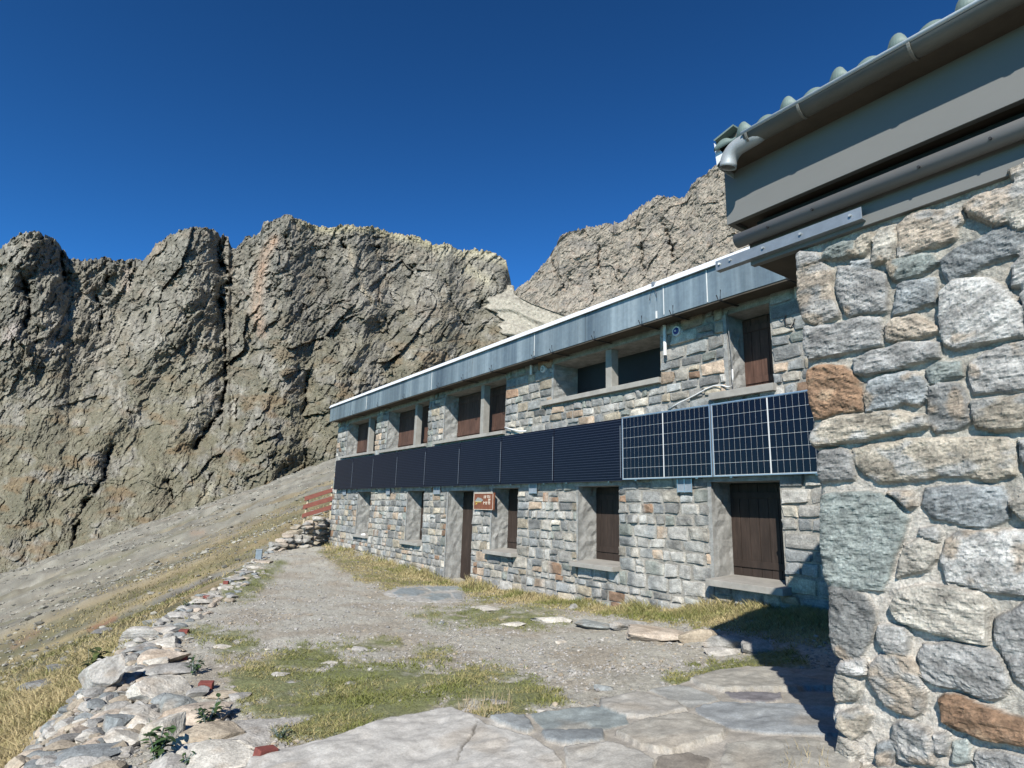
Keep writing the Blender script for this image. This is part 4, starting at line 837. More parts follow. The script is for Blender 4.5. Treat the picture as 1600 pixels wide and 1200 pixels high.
annex = empty('stone_annex', (5.6, YB, -1.6)); tag(annex, 'near stone annex with big rubble stones, grey boards and a gutter at the right edge', 'building')
def cx_(o): o.matrix_parent_inverse = Matrix.Translation(-Vector(annex.location)); return o
o = cx_(mesh('wall', Vw.reshape(-1, 3), gridF(Vw.shape[0], Vw.shape[1]), M['bigstone'], annex, Cw.reshape(-1, 3), smooth=False))
# body behind the stones
XB0 = float(xl_.max())+.06
cx_(MB().box(XB0, 9.2, YB+.10, YB+2.5, -2.3, .84).build('core', M['plaster'], annex))
# boards, pipe, gutter (all lengths run to the right past the camera)
xr0 = 9.6
L0 = float(onY(1142, 350, YB)[0]); zb = lambda px, py, Y: float(onY(px, py, Y)[2])
YF = -4.33
GY, GR = -4.49, .054; GZ = float(onY(1400, 74, -4.55)[2])      # gutter axis and rim height
bz0 = zb(1400, 239, YF); lz0, lz1 = zb(1400, 334, YF), zb(1400, 296, YF)
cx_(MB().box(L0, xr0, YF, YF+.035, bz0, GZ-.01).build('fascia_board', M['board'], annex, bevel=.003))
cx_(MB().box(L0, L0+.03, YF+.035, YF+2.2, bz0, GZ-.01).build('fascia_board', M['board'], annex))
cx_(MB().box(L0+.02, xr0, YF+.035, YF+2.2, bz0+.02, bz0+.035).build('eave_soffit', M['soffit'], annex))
cx_(MB().box(L0+.13, xr0, YF+.10, YF+2.2, lz0+.02, bz0).build('recess_shade_sheet', M['black'], annex))  # black sheet paints the dark of the open gap behind the pipe
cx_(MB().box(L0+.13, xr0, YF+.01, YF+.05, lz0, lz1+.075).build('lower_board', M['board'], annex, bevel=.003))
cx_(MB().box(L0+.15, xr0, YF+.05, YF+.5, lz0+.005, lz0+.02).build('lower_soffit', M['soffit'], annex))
pz = zb(1400, 279, YF-.035)
pp = MB().tube([(L0+.085, YF-.035, pz), (xr0, YF-.035, pz)], .041, 20).build('long_pipe', M['pipe'], annex, smooth=True); cx_(pp)
for px in (1195, 1266, 1440, 1560):
    x = float(onY(px, 300, YF-.08)[0]); o = MB().tube([(x, YF-.070, pz-.01), (x, YF-.084, pz-.012)], .006, 8).build('screw', M['black'], pp)
# gutter
gx0 = float(onY(1160, 210, GY-GR)[0])
m = MB(); n = 14; prof = [(GY-GR*math.cos(math.pi*k/n), GZ-GR*math.sin(math.pi*k/n)) for k in range(n+1)]; prof2 = [(GY-(GR-.005)*math.cos(math.pi*k/n), GZ-(GR-.005)*math.sin(math.pi*k/n)) for k in range(n+1)][::-1]
m.prism(prof+prof2, 'x', gx0, xr0); gut = cx_(m.build('gutter', M['zinc'], annex, smooth=False)); 
gut.data.polygons.foreach_set('use_smooth', [len(p.vertices) == 4 for p in gut.data.polygons])
(MB().tube([(gx0-.005, GY-GR, GZ+.004), (xr0, GY-GR, GZ+.004)], .0105, 12).build('gutter_bead', M['bead'], gut, smooth=True))
(MB().prism([(GY-GR*.96*math.cos(math.pi*k/n), GZ-GR*.96*math.sin(math.pi*k/n)) for k in range(n+1)], 'x', gx0+.004, gx0+.012).build('end_cap', M['zinc'], gut))
for px in (1160, 1240, 1422, 1640):
    x = float(onY(px, 120, GY-GR)[0]) if px > 1200 else gx0+.012
    for dx in (0,):
        pr_ = [(GY-(GR+.005)*math.cos(math.pi*k/n), GZ-(GR+.005)*math.sin(math.pi*k/n)) for k in range(n+1)]; pr2 = [(GY-GR*math.cos(math.pi*k/n), GZ-GR*math.sin(math.pi*k/n)) for k in range(n+1)][::-1]
        (MB().prism(pr_+pr2, 'x', x+dx, x+dx+.014).build('gutter_bracket', M['zinc'], gut, bevel=.002))
# open elbow below the gutter's end
xo, zo = [float(onY(1138, 259, GY)[k]) for k in (0, 2)]     # mouth of the bend
Rq = .085; cxq = xo+Rq; pth = [(gx0+.085, zo+Rq+.012), (gx0+.03, zo+Rq+.004)]+[(cxq+Rq*math.cos(math.radians(a_)), zo+Rq*math.sin(math.radians(a_))) for a_ in range(95, 181, 12)]+[(xo-.004, zo-.012)]
m = MB(); pth = np.array(pth); tg = np.gradient(pth, axis=0); tg /= np.linalg.norm(tg, axis=1, keepdims=True)
for (px_, pz_), (tx, tz) in zip(pth, tg):
    for k in range(24): ph = 2*math.pi*k/24; m.v.append((px_-tz*.046*math.cos(ph), GY+.046*math.sin(ph), pz_+tx*.046*math.cos(ph)))
for i in range(len(pth)-1):
    for k in range(24): k2 = (k+1) % 24; m.f.append([i*24+k, i*24+k2, (i+1)*24+k2, (i+1)*24+k])
el = cx_(m.build('outlet_elbow', M['zincelbow'], annex, smooth=True))
md = el.modifiers.new('s', 'SOLIDIFY'); md.thickness = .003
vx0 = float(onY(1119, 235, GY)[0])
# roof sheet: tall ribs and low waves, falling gently to the back
xs_ = np.arange(vx0+.01, xr0, .012); rib = [float(onY(p, q_, GY)[0]) for p, q_ in ((1165, 185), (1237, 150), (1318, 107), (1412, 55), (1513, 5))]
sp_ = (rib[-1]-rib[0])/4; 
def prof_(x):
    t = ((x-rib[0]) % sp_)/sp_; t = np.where(t > .5, t-1, t)
    return 0.066*np.clip(1-(t/.16)**2, 0, 1)**.6+.030*np.clip(1-((np.abs(t)-.5)/.22)**2, 0, 1)
zr = GZ+.020+prof_(xs_); yr = [GY-.035, YF+.6, YF+1.3, YF+2.3]
V = []; 
for k, y in enumerate(yr): V += [(x, y, z-.06*(y-yr[0])) for x, z in zip(xs_, zr)]
V = [(x, yr[0]-.001, GZ+.004) for x in xs_]+V      # closed front ends of the ribs
o = mesh('roof_sheet', np.array(V), gridF(5, len(xs_)), M['tilegreen'], annex); cx_(o); md = o.modifiers.new('s', 'SOLIDIFY'); md.thickness = .006; md.offset = -1
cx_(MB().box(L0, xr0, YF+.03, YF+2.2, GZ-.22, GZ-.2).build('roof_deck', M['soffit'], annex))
# verge flashing at the left end
vx = float(onY(1119, 235, GY)[0])
cx_(MB().prism([(GY+.005, GZ+.085), (GY+.012, GZ+.085), (YF+2.2, GZ-.15), (YF+2.2, GZ-.26), (GY+.03, GZ-.08), (GY+.005, GZ-.065)], 'x', vx-.004, vx).build('verge_flashing', M['zincelbow'], annex))
cx_(MB().prism([(vx, GZ+.085), (vx+.12, GZ+.11), (vx+.12, GZ+.02), (vx+.05, GZ-.03), (vx+.006, GZ-.06)], 'y', GY+.03, YF+2.2).build('verge_shade_tile', M['soffit'], annex))  # dark soffit colour paints the shade on the receding underside of the verge
cx_(MB().prism([(vx-.002, GZ+.088), (vx+.13, GZ+.116), (vx+.13, GZ+.106), (vx+.006, GZ+.078)], 'y', GY-.02, YF+2.2).build('verge_cap', M['tilegreen'], annex))
cx_(MB().prism([(vx-.004, GZ+.075), (vx+.06, GZ-.035), (vx+.008, GZ-.075)], 'y', GY-.012, GY-.006).build('verge_lit_plate', M['white'], annex))  # white plate paints the sunlit front face of the verge trim
cx_(MB().box(vx, xr0, GY+.0, YF+2.2, GZ-.045, GZ-.03).build('eave_closing_board', M['soffit'], annex))  # added closing board, stops sun leaking in through the sheet ribs
# galvanised angle bar bolted below the pipe, its far end free in the air
a0 = onY(1118, 418, YF-.03); a1 = onY(1346, 332, YF-.03); zc = float(a1[2]); bz = .030
ab = MB(); ab.box(float(a0[0]), float(a1[0]), YF-.030, YF-.024, zc-bz, zc+bz); ab.box(float(a0[0]), float(a1[0]), YF-.024, YF+.012, zc-bz, zc-bz+.006)
bar = ab.build('angle_bar', M['galv'], None, bevel=.001)
for px in (1123, 1140, 1192, 1252, 1333):
    x = float(onY(px, 380, YF-.03)[0])
    o = MB().tube([(x, YF-.030, zc+.004), (x, YF-.040, zc+.004)], .007, 8).build('bolt', M['zincelbow' if px != 1123 else 'whiteplastic'], bar)
tag(bar, 'galvanised angle bar bolted under the grey pipe, its end sticking out over the hut roof', 'metal bar')

# ------------------------------------------------------------------ wooden fence at the far corner of the hut
n_ = -np.array([FW[0], FW[1], 0]); n_ /= np.linalg.norm(n_); PF = np.array([HX0-.1, .6, -.5])
fence = empty('slatted_fence', tuple(onPl(474, 820, PF, n_))); tag(fence, 'three slanting red-brown boards on a pale post at the hut\'s far corner', 'fence')
for (a, b, c, d) in (((476, 776), (521, 762), (521, 768), (475.5, 783)), ((474, 789), (521, 774.5), (520, 782), (472.5, 796)), ((472, 803), (520, 788), (519, 795), (471.5, 809.5))):
    P_ = [onPl(*p, PF, n_) for p in (a, b, c, d)]; V = np.array(P_+[p-n_*.05 for p in P_])
    o = mesh('board', V, [[0, 1, 2, 3], [7, 6, 5, 4], [0, 4, 5, 1], [1, 5, 6, 2], [2, 6, 7, 3], [3, 7, 4, 0]], M['redpaint'], fence, smooth=False); o.matrix_parent_inverse = Matrix.Translation(-Vector(fence.location))
for (a, b) in (((482, 777), (473, 826)), ((519, 760), (516, 815))):
    o = MB().tube([onPl(*a, PF-n_*.09, n_), onPl(*b, PF-n_*.09, n_)], .04, 8).build('post', M['pale_wood'], fence); o.matrix_parent_inverse = Matrix.Translation(-Vector(fence.location))

# ------------------------------------------------------------------ rocks
import bmesh
def _ico(sub):
    bm = bmesh.new(); bmesh.ops.create_icosphere(bm, subdivisions=sub, radius=1.0)
    V = np.array([v.co[:] for v in bm.verts]); F = np.array([[v.index for v in f.verts] for f in bm.faces]); bm.free(); return V, F
ICO = {k: _ico(k) for k in (1, 2, 3, 4)}
def rock_geo(sub, size, seed, cuts=14, rot=0., flatb=True):
    V, F = ICO[sub]; r_ = np.random.default_rng(int(seed*1000) % 2**31); V = V.copy()
    for i in range(cuts):
        n = r_.normal(size=3); n /= np.linalg.norm(n); dd = r_.uniform(.34, .74); t = V @ n; V = V-np.maximum(t-dd, 0)[:, None]*n*.95
    V = V/np.abs(V).max(0)
    s = seed*3.1
    V = V*(1+.05*fbm(V[:, 0]*1.6+s, V[:, 1]*1.6, V[:, 2]*1.6, 3)+.05*ridged(V[:, 0]*2.2+s, V[:, 1]*2.2, V[:, 2]*7, 4, .6)+.02*fbm(V[:, 0]*12+s, V[:, 1]*12, V[:, 2]*20, 2))[:, None]
    V = V*np.array(size)/2
    c, s_ = math.cos(rot), math.sin(rot); V = np.stack([V[:, 0]*c-V[:, 1]*s_, V[:, 0]*s_+V[:, 1]*c, V[:, 2]], 1)
    return V, F
yawR = math.atan2(RT[1], RT[0])
def rock(px, py, wpx, hpx, colr, label, cat='rock', grp='pale stones edging the terrace', depth=1.0, sink=.30, sub=4, tilt=0, name='edge_stone', rough=15):
    P = gnd(px, py+hpx*.25); dist = np.linalg.norm(P-CAM); sc = dist/FPX*1.05
    w_ = wpx*sc; h_ = max(hpx*sc*.92, .04); dp = w_*depth*rng.uniform(.6, .9)
    hz = h_*.8
    V, F = rock_geo(sub, (w_, dp, hz), px*.37+py, rough, yawR)
    if tilt: 
        a = tilt; ax = RT/np.linalg.norm(RT)*0+np.array([FW[0], FW[1], 0])/np.hypot(FW[0], FW[1]); Rm = np.array(Matrix.Rotation(a, 3, Vector(ax))); V = V @ Rm.T
    c = np.array(colr)*(1+.24*fbm(V[:, 0]*7, V[:, 1]*7, V[:, 2]*14+px, 4)+.1*fbm(V[:, 0]*30, V[:, 1]*30, V[:, 2]*30, 2))[:, None]
    st_ = sstep(.15, .45, fbm(V[:, 0]*5+px, V[:, 1]*5, V[:, 2]*5, 3)); c = c+(np.array([.40, .30, .20])-c)*(st_*.30)[:, None]
    o = mesh(name, V, F, M['rock'], None, c, smooth=False); o.location = (P[0], P[1], P[2]+hz*(.5-sink))
    tag(o, label, cat, grp); return o
W1, W2, GB, BL, PKs, SL, TN_ = (.52, .495, .435), (.43, .415, .38), (.32, .315, .295), (.25, .27, .27), (.47, .405, .33), (.285, .305, .295), (.40, .345, .265)
RK = [(162, 1062, 62, 62, W2, 'big pale slab leaning outward at the outer edge beside the dry grass', 1.0, -.5), (236, 1082, 70, 44, W1, 'white stone with pinkish side, above the slate-blue boulder', 1, .15),
 (275, 1100, 62, 40, SL, 'green-grey slate block just below the white-pink stone', 1, 0), (212, 1128, 72, 44, W1, 'lumpy white boulder low on the outer edge', 1, 0), (168, 1034, 28, 24, W2, 'small pale stone capping the leaning slab', 1, 0),
 (224, 990, 46, 26, W2, 'pale grey stone at the top bend of the edging', 1, 0), (214, 1014, 40, 15, GB, 'thin dark slate lying across the edge', 1, 0), (256, 1006, 52, 22, W1, 'flat pinkish-white stone behind the dark slate', 1, 0),
 (262, 1027, 62, 24, PKs, 'cream flat stone with the second nearest small red block beside it', 1, 0), (284, 1045, 82, 20, GB, 'long flat grey stone next to the dark weed', 1, 0), (200, 1060, 36, 22, BL, 'dark blue-grey stone wedged behind the leaning slab', 1, 0),
 (176, 1130, 42, 60, BL, 'slate-blue boulder standing on the outer face', 1, -.3), (200, 1156, 48, 24, W1, 'rounded pale stone at the lower left of the edging', 1, 0), (262, 1142, 52, 50, W1, 'whitish block between the lumpy boulder and the leafy weed', 1, 0),
 (318, 1121, 92, 30, PKs, 'cream flat stone beside the lawn tip', 1, 0), (346, 1152, 92, 40, TN_, 'flat stone with a brown patch beside the leafy weed', 1, 0), (392, 1141, 110, 24, W2, 'broad pale flat stone running up to the lawn', 1, 0),
 (300, 1174, 50, 32, W2, 'blue-grey stone under the brown-patched slab', 1, 0), (358, 1180, 96, 34, W1, 'long pale stone at the bottom near the big slab', 1, 0), (447, 1178, 40, 12, W1, 'little row of whitish chips by the nearest red block', 1, 0),
 (272, 1194, 60, 30, W2, 'pale slab at the very bottom of the edging', 1, 0), (128, 1184, 84, 24, BL, 'blue-grey rock half buried in the outer bank', 1, 0), (232, 1110, 30, 18, GB, 'small grey stone between white boulder and slate block', 1, 0),
 (305, 1083, 34, 18, GB, 'grey stone just left of the large red block', 1, 0), (352, 1084, 36, 16, TN_, 'tan stone just right of the large red block', 1, 0), (375, 1087, 26, 12, GB, 'dark small stone right of the tan stone', 1, 0),
 (206, 1002, 30, 20, W2, 'small pale stone outside the top bend', 1, 0), (185, 1018, 30, 26, GB, 'grey knob of stone at the outer rim', 1, 0), (240, 1036, 40, 22, W1, 'off-white stone in the middle of the edging', 1, 0), (228, 1053, 34, 20, W2, 'pale split stone above the dark gap', 1, 0),
 (345, 1010, 26, 8, W1, 'thin white flake beside the second small red block', 1, 0), (262, 985, 44, 18, W2, 'low pale stone beside the gravel', 1, 0), (245, 972, 34, 16, GB, 'grey stone in the far run of the edging', 1, 0), (278, 962, 36, 12, W2, 'flat pale stone below the small shrub', 1, 0),
 (297, 951, 30, 10, GB, 'grey stone hidden by the small shrub', 1, 0), (310, 941, 34, 10, W1, 'pale stone next to a far red block', 1, 0), (330, 932, 30, 9, W2, 'pale stone beyond the far red block', 1, 0), (348, 918, 24, 8, W1, 'whitish stone near the farthest red block', 1, 0),
 (365, 905, 26, 8, W2, 'small pale stone past the farthest red block', 1, 0), (382, 894, 24, 7, GB, 'far grey stone of the edging', 1, 0), (396, 886, 26, 6, W1, 'far whitish stone near the metal box', 1, 0), (415, 878, 30, 6, PKs, 'pinkish far stone near the metal box', 1, 0)]
for r_ in RK: rock(*r_[:5], r_[5], depth=r_[6], tilt=r_[7])
for (px, py, wp, hp, cc, lab) in ((663, 1081, 34, 9, W2, 'flat pale stone in the middle of the lawn'), (545, 1067, 22, 8, GB, 'small grey stone on the lawn'), (440, 1054, 26, 9, W2, 'pale stone at the lawn\'s left side'), (453, 1067, 18, 8, GB, 'grey stone at the lawn\'s left side'),
    (942, 1074, 27, 13, BL, 'slate-blue stone alone on the gravel'), (420, 1014, 14, 8, W1, 'white pebble stone above the lawn'), (778, 1096, 32, 8, GB, 'dark flat stone at the lawn\'s right end'), (846, 1109, 24, 7, W2, 'pale stone at the lawn\'s right tip'),
    (689, 973, 10, 6, BL, 'black pebble on the gravel near the door'), (872, 1002, 22, 8, W1, 'white stone on the gravel, left of the rocky ledge'), (512, 1036, 30, 7, W1, 'pale flat stone on the upper edge of the lawn'), (560, 1012, 40, 7, W2, 'flat pale stone in the thin grass strip'),
    (895, 948, 16, 14, GB, 'grey stone standing against the hut wall grass'), (920, 945, 12, 12, W1, 'pale stone in the grass by the hut wall'), (1170, 972, 16, 10, GB, 'grey stone in the grass left of the shadow'), (730, 1180, 20, 8, TN_, 'brown stone on the paving edge')):
    rock(px, py, wp, hp, cc, lab, grp='loose stones on the terrace', sub=3, name='stone', sink=.35)
for (px, py, wp, hp, cc, lab) in ((1035, 990, 95, 20, PKs, 'long pinkish ledge rock left of the shadow'), (930, 975, 70, 14, SL, 'slate ledge rock in front of the wall grass'), (985, 975, 60, 13, GB, 'grey ledge rock between slate and pinkish rocks'), (1090, 992, 60, 22, TN_, 'tan ledge rock at the tip of the shadow'),
    (1130, 1003, 60, 20, GB, 'ledge rock lying inside the shadow'), (1120, 1019, 60, 9, W2, 'thin grey slab under the shaded ledge rock'), (860, 968, 60, 10, W1, 'pale ledge rock at the left of the row'), (1180, 1010, 46, 22, GB, 'right-hand ledge rock deep in the shadow'), (760, 950, 60, 7, W1, 'whitish flat rock below the tall dry grass'), (800, 975, 40, 8, W1, 'flat whitish rock out on the gravel')):
    rock(px, py, wp, hp*1.5, cc, lab, grp='rocky ledge below the hut wall', sub=4, name='ledge_rock', sink=.30, depth=.8)
for (px, py, wp, hp, lab) in ((108, 1040, 46, 16, 'upper dark-grey outcrop on the dry slope, nearest the leaning slab'), (74, 1066, 58, 20, 'middle dark-grey outcrop on the dry slope below the terrace'), (34, 1096, 46, 16, 'lowest dark-grey outcrop on the dry slope at the left edge'), (168, 984, 34, 9, 'small grey outcrop farther up the dry slope')):
    rock(px, py, wp, hp, (.20, .20, .19), lab, grp='outcrops on the dry slope', name='outcrop', sink=.5)
# low rubble wall near the far corner
V = []; F = []; Cc = []; nv = 0
q = [(px, py) for px in np.arange(428, 520, 7.) for py in np.arange(817, 862, 6.)]
for px, py in q:
    top = np.interp(px, [428, 445, 475, 520], [848, 834, 819, 808]); bot = np.interp(px, [428, 470, 520], [860, 856, 846])
    if py < top or py > bot: continue
    Pg = gnd(px, bot); dist = np.linalg.norm(Pg-CAM); s = dist/FPX; hz = (bot-py)*s
    v, f = rock_geo(2, (.42*rng.uniform(.7, 1.3), .4, .19), px+py*.7, 8, yawR); v = v+np.array([Pg[0], Pg[1], Pg[2]+hz])+rng.uniform(-.04, .04, 3)+np.array([FW[0], FW[1], 0])*hz*.5
    V.append(v); F.append(f+nv); nv += len(v); Cc.append(np.tile(np.array([W1, W2, TN_, PKs][rng.integers(4)])*rng.uniform(.75, 1.0), (len(v), 1)))
o = mesh('rubble_wall', np.concatenate(V), np.concatenate(F), M['rock'], None, np.concatenate(Cc), smooth=False); tag(o, 'low tumbled wall of flat pale stones at the far corner of the terrace', 'stone wall')
P = gnd(455, 853); o = MB().tube([P+np.array([.1, -.12, .17]), P+np.array([-.35, .3, .18])], .16, 16).build('drain_pipe', M['black'], None); tag(o, 'dark drain opening in the low rubble wall', 'drain')
def smallbox(px, py, wp, hp, mat, lab, name='box', cat='box'):
    P = gnd(px, py+hp/2); s = np.linalg.norm(P-CAM)/FPX; e = MB().box(-wp*s/2, wp*s/2, -wp*s*.4, wp*s*.4, -.05, hp*s).box(-wp*s*.55, wp*s*.55, -wp*s*.45, wp*s*.45, hp*s, hp*s+.02).build(name, M[mat], None, bevel=.004)
    e.location = P; e.rotation_euler = (0, 0, yawR+.2); tag(e, lab, cat)
smallbox(404, 868, 8, 12, 'galv', 'small blue-grey metal box on the terrace edge', 'metal_box')
smallbox(469, 847, 6, 8, 'cream', 'little pale box beside the dark drain opening', 'utility_box')
# red painted blocks set along the edge
for (px, py, wp, hp, lab, rt) in ((321, 1074, 20, 13, 'largest red block by the lawn, between grey and tan stones', .2), (283, 1029, 17, 9, 'red block on the cream stone, second nearest on the edge', .3), (287, 989, 13, 8, 'third red block up the terrace edge', .1), (322, 934, 9, 4, 'dull red block half hidden among far pale stones', .1),
    (353, 911, 8, 6, 'farthest red block, by the strip of grass', 0.), (413, 1183, 30, 20, 'nearest red block, tilted against the big slab', .9), (250, 1010, 5, 3, 'tiny red fragment by the flat pinkish stone', .3)):
    P = gnd(px, py+hp*.3); s = np.linalg.norm(P-CAM)/FPX; o = MB().box(-wp*s*.42, wp*s*.42, -wp*s*.26, wp*s*.26, -.03, hp*s*.52).build('red_block', M['brick'], None, bevel=.006); o.location = P+np.array([0, 0, .02]); o.rotation_euler = (.1, .15*rt, yawR+rt); tag(o, lab, 'brick', 'red blocks along the terrace edge')

# ------------------------------------------------------------------ paving in front and at the door
Z8 = (500, 900)
def z8(pts): return [(500+x/2, 900+y/2) for x, y in pts]
FL = [((.50, .485, .445), [(-120, 560), (0, 535), (180, 470), (400, 425), (470, 450), (520, 482), (560, 495), (655, 522), (730, 572), (760, 610), (760, 700), (-260, 700), (-220, 590)]),
 ((.28, .30, .30), [(525, 458), (600, 450), (640, 458), (668, 498), (650, 513), (565, 482)]), ((.26, .295, .29), [(655, 448), (780, 427), (860, 422), (948, 440), (968, 478), (890, 498), (700, 498)]), ((.22, .24, .245), [(692, 506), (885, 506), (888, 538), (760, 548), (702, 530)]),
 ((.39, .375, .335), [(875, 400), (1000, 382), (1118, 410), (1148, 435), (1040, 463), (960, 458), (882, 430)]), ((.33, .335, .315), [(1024, 370), (1120, 352), (1218, 380), (1248, 400), (1160, 428), (1092, 400)]), ((.385, .37, .325), [(1155, 340), (1250, 312), (1330, 302), (1440, 302), (1500, 330), (1560, 345), (1640, 372), (1260, 374), (1200, 364)]),
 ((.215, .205, .215), [(1262, 377), (1440, 382), (1450, 403), (1380, 416), (1290, 399)]), ((.30, .32, .325), [(1172, 430), (1250, 411), (1455, 415), (1640, 430), (1640, 520), (1400, 513), (1282, 498), (1182, 450)]), ((.39, .37, .32), [(925, 515), (1020, 472), (1150, 452), (1268, 500), (1258, 528), (1100, 578), (1002, 558)]),
 ((.36, .345, .30), [(1275, 540), (1500, 522), (1640, 545), (1680, 700), (1240, 700), (1252, 600)]), ((.24, .215, .18), [(1052, 592), (1150, 582), (1218, 600), (1200, 680), (1060, 680)]), ((.41, .395, .355), [(765, 560), (900, 547), (998, 572), (1045, 600), (1040, 700), (780, 700)]), ((.33, .33, .31), [(1460, 340), (1500, 372), (1640, 400), (1640, 340)])]
FLp = [(np.array(c), z8(p)) for c, p in FL]
OUT = z8([(-230, 590), (-120, 555), (0, 528), (180, 463), (400, 418), (520, 450), (650, 440), (780, 420), (865, 412), (880, 396), (1000, 376), (1030, 362), (1120, 346), (1150, 332), (1250, 304), (1340, 294), (1440, 294), (1680, 300), (1700, 720), (-280, 720)])
def paving(name, x0, x1, y0, y1, step, out, fl, lift, label, mortar):
    xs_ = np.arange(x0, x1, step); ys_ = np.arange(y0, y1, step*.62); nX, nY = len(xs_), len(ys_)
    PX, PY = np.meshgrid(xs_, ys_); 
    # ground points below these spots
    d = ray(PX, PY); t = np.full(PX.shape, 3.0)
    for it in range(40):
        P = CAM+d*t[..., None]; z = G(P[..., 0], P[..., 1]); t = t+np.clip((P[..., 2]-z)/np.maximum(-d[..., 2], .05), -1.5, 1.5)*.6
    P = CAM+d*t[..., None]; P[..., 2] = G(P[..., 0], P[..., 1])
    wX = PX+3.5*fbm(PX/16, PY/9, 1., 3); wY = PY+2.0*fbm(PX/16, PY/9, 5., 3)
    dO, iO = segdist(wX, wY, out, True); eO = np.where(iO, dO, -dO)
    H = lift*.45*sstep(-1, 3, eO); C_ = np.tile(np.array(mortar), PX.shape+(1,))*(1+.16*fbm(P[..., 0]*8, P[..., 1]*8, 1., 4))[..., None]
    for i, (cc, pg) in enumerate(fl):
        dd, ins = segdist(wX, wY, pg, True); e = np.where(ins, dd, -dd); f = sstep(-.6, .7, e)
        X_, Y_ = P[..., 0], P[..., 1]; hh = lift*(.8+.25*math.sin(i*2.3))+(.003 if i == 0 else .007)*fbm(X_*3, Y_*3, i*1., 3)+.003*fbm(X_*14, Y_*14, i*2., 3)
        th = i*1.3; a = X_*math.cos(th)+Y_*math.sin(th); b = -X_*math.sin(th)+Y_*math.cos(th)
        c = cc*(1+(.08 if i == 0 else .24)*fbm(a*2.2, b*6, i*3., 5)+.14*fbm(X_*25, Y_*25, i, 4))[..., None]
        c = c+(np.array([.42, .36, .28])-c)*(sstep(.15, .5, fbm(X_*2, Y_*2, i*5., 3))*.4)[..., None]
        H = np.where(f > 0, np.maximum(H, H*(1-f)+hh*f), H); C_ = C_*(1-f[..., None])+c*f[..., None]
        if i == 0 and name == 'flagstone_paving':     # crack and pale smear in the cement slab
            ck = [(745, 1138), (735, 1165), (722, 1178), (714, 1200)]; g = np.exp(-(segdist(wX, wY, ck)/1.3)**2); C_ = C_*(1-.65*g)[..., None]; H = H-.012*g
            sm = sstep(14, 4, segdist(wX, wY, [(770, 1142), (800, 1160), (835, 1185)])); C_ = C_+(np.array([.50, .49, .45])-C_)*sm[..., None]*.7
    P[..., 2] += np.where(eO > -1.5, H, -.08)+.004
    o = mesh(name, P.reshape(-1, 3), gridF(nY, nX), M['paving'], None, C_.reshape(-1, 3)); tag(o, label, kind='structure'); return P, eO
paving('flagstone_paving', 360, 1345, 1035, 1300, 2.0, OUT, FLp, .045, 'irregular flagstones and a cracked cement slab in front', (.37, .345, .30))
DF = [(.24, .275, .285), [(612, 928), (628, 921), (660, 919), (672, 925), (650, 933), (622, 934)]], [(.27, .30, .30), [(664, 919), (720, 917), (724, 923), (678, 926)]], [(.25, .285, .29), [(655, 935), (676, 928), (700, 929), (706, 936), (680, 940)]], [(.28, .30, .30), [(704, 928), (724, 925), (722, 938), (710, 938)]]
paving('doorstep_paving', 590, 735, 912, 948, 1.0, [(600, 928), (620, 917), (725, 914), (728, 938), (700, 942), (640, 939)], [(np.array(c), p) for c, p in DF], .03, 'slate flagstones before the door', (.38, .37, .34))

# ------------------------------------------------------------------ gravel, grass, weeds
def pick(n, pred):
    """random points in front of the camera, by area on the ground, kept with probability pred"""
    out = []
    tot = 0
    while tot < n:
        th = rng.uniform(az[23+60], az[-26-25-20], 60000) if False else rng.uniform(0, 1, 60000)
        i = th*(len(xs)-1-46)+23; A2 = np.interp(i, np.arange(len(az)), az)
        r_ = 2.6*np.exp(rng.uniform(0, 1, 60000)*math.log(34/2.6)); X_ = CAM[0]+r_*np.cos(A2); Y_ = CAM[1]+r_*np.sin(A2)
        Z_, e_ = terrain(X_, Y_); p = pred(X_, Y_, Z_, e_, r_); k = rng.random(60000) < p
        out.append(np.stack([X_, Y_, Z_, e_, r_], 1)[k]); tot += k.sum()
        if len(out) > 10: break
    return np.concatenate(out)[:n]
pout = OUT
def pickpx(n, boxes, pred):
    out = []; tot = 0; ar = [(b[1]-b[0])*(b[3]-b[2]) for b in boxes]; pr_ = np.array(ar)/sum(ar)
    for it in range(12):
        bi = rng.choice(len(boxes), 12000, p=pr_); B = np.array(boxes)[bi]
        # start points spread over the picture area, then jittered on the ground itself
        Q = gndg(rng.uniform(B[:, 0], B[:, 1]), rng.uniform(B[:, 2], B[:, 3])); r_ = np.hypot(Q[:, 0]-CAM[0], Q[:, 1]-CAM[1])
        k = rng.random(len(Q)) < pred(Q[:, 0], Q[:, 1], Q[:, 2], np.full(len(Q), -1.), r_); out.append(np.c_[Q, np.full(len(Q), -1.), r_][k]); tot += k.sum()
        if tot > n: break
    return np.concatenate(out)[:n]
def gndg(px, py):
    d = ray(px, py); t = np.full(px.shape, 6.0)
    for it in range(40): P = CAM+d*t[:, None]; t = t+np.clip((P[:, 2]-G0(P[:, 0], P[:, 1]))/np.maximum(-d[:, 2], .05), -3, 3)*.6
    P = CAM+d*t[:, None]; P[:, 2] = G(P[:, 0], P[:, 1]); return P
def onpave(X_, Y_, Z_):
    px, py, dz = topx(np.stack([X_, Y_, Z_], -1)); d, ins = segdist(px, py, pout, True); return ins & (dz > .3)
def outhut(X_, Y_): return (Y_ < YW-.02) & ~((X_ > 5.3) & (Y_ > YB-.05))
def pg_(X_, Y_, Z_, e_, r_):
    c, g, w_, px, py = groundcol(X_, Y_, Z_, e_, r_); n = fbm(X_*.9, Y_*.9, 21., 3)
    return (e_ < .25)*outhut(X_, Y_)*~onpave(X_, Y_, Z_)*(1-.85*g)*(1-.5*w_)*np.clip(.55+.9*n, .12, 1)
pts = pick(32000, pg_)
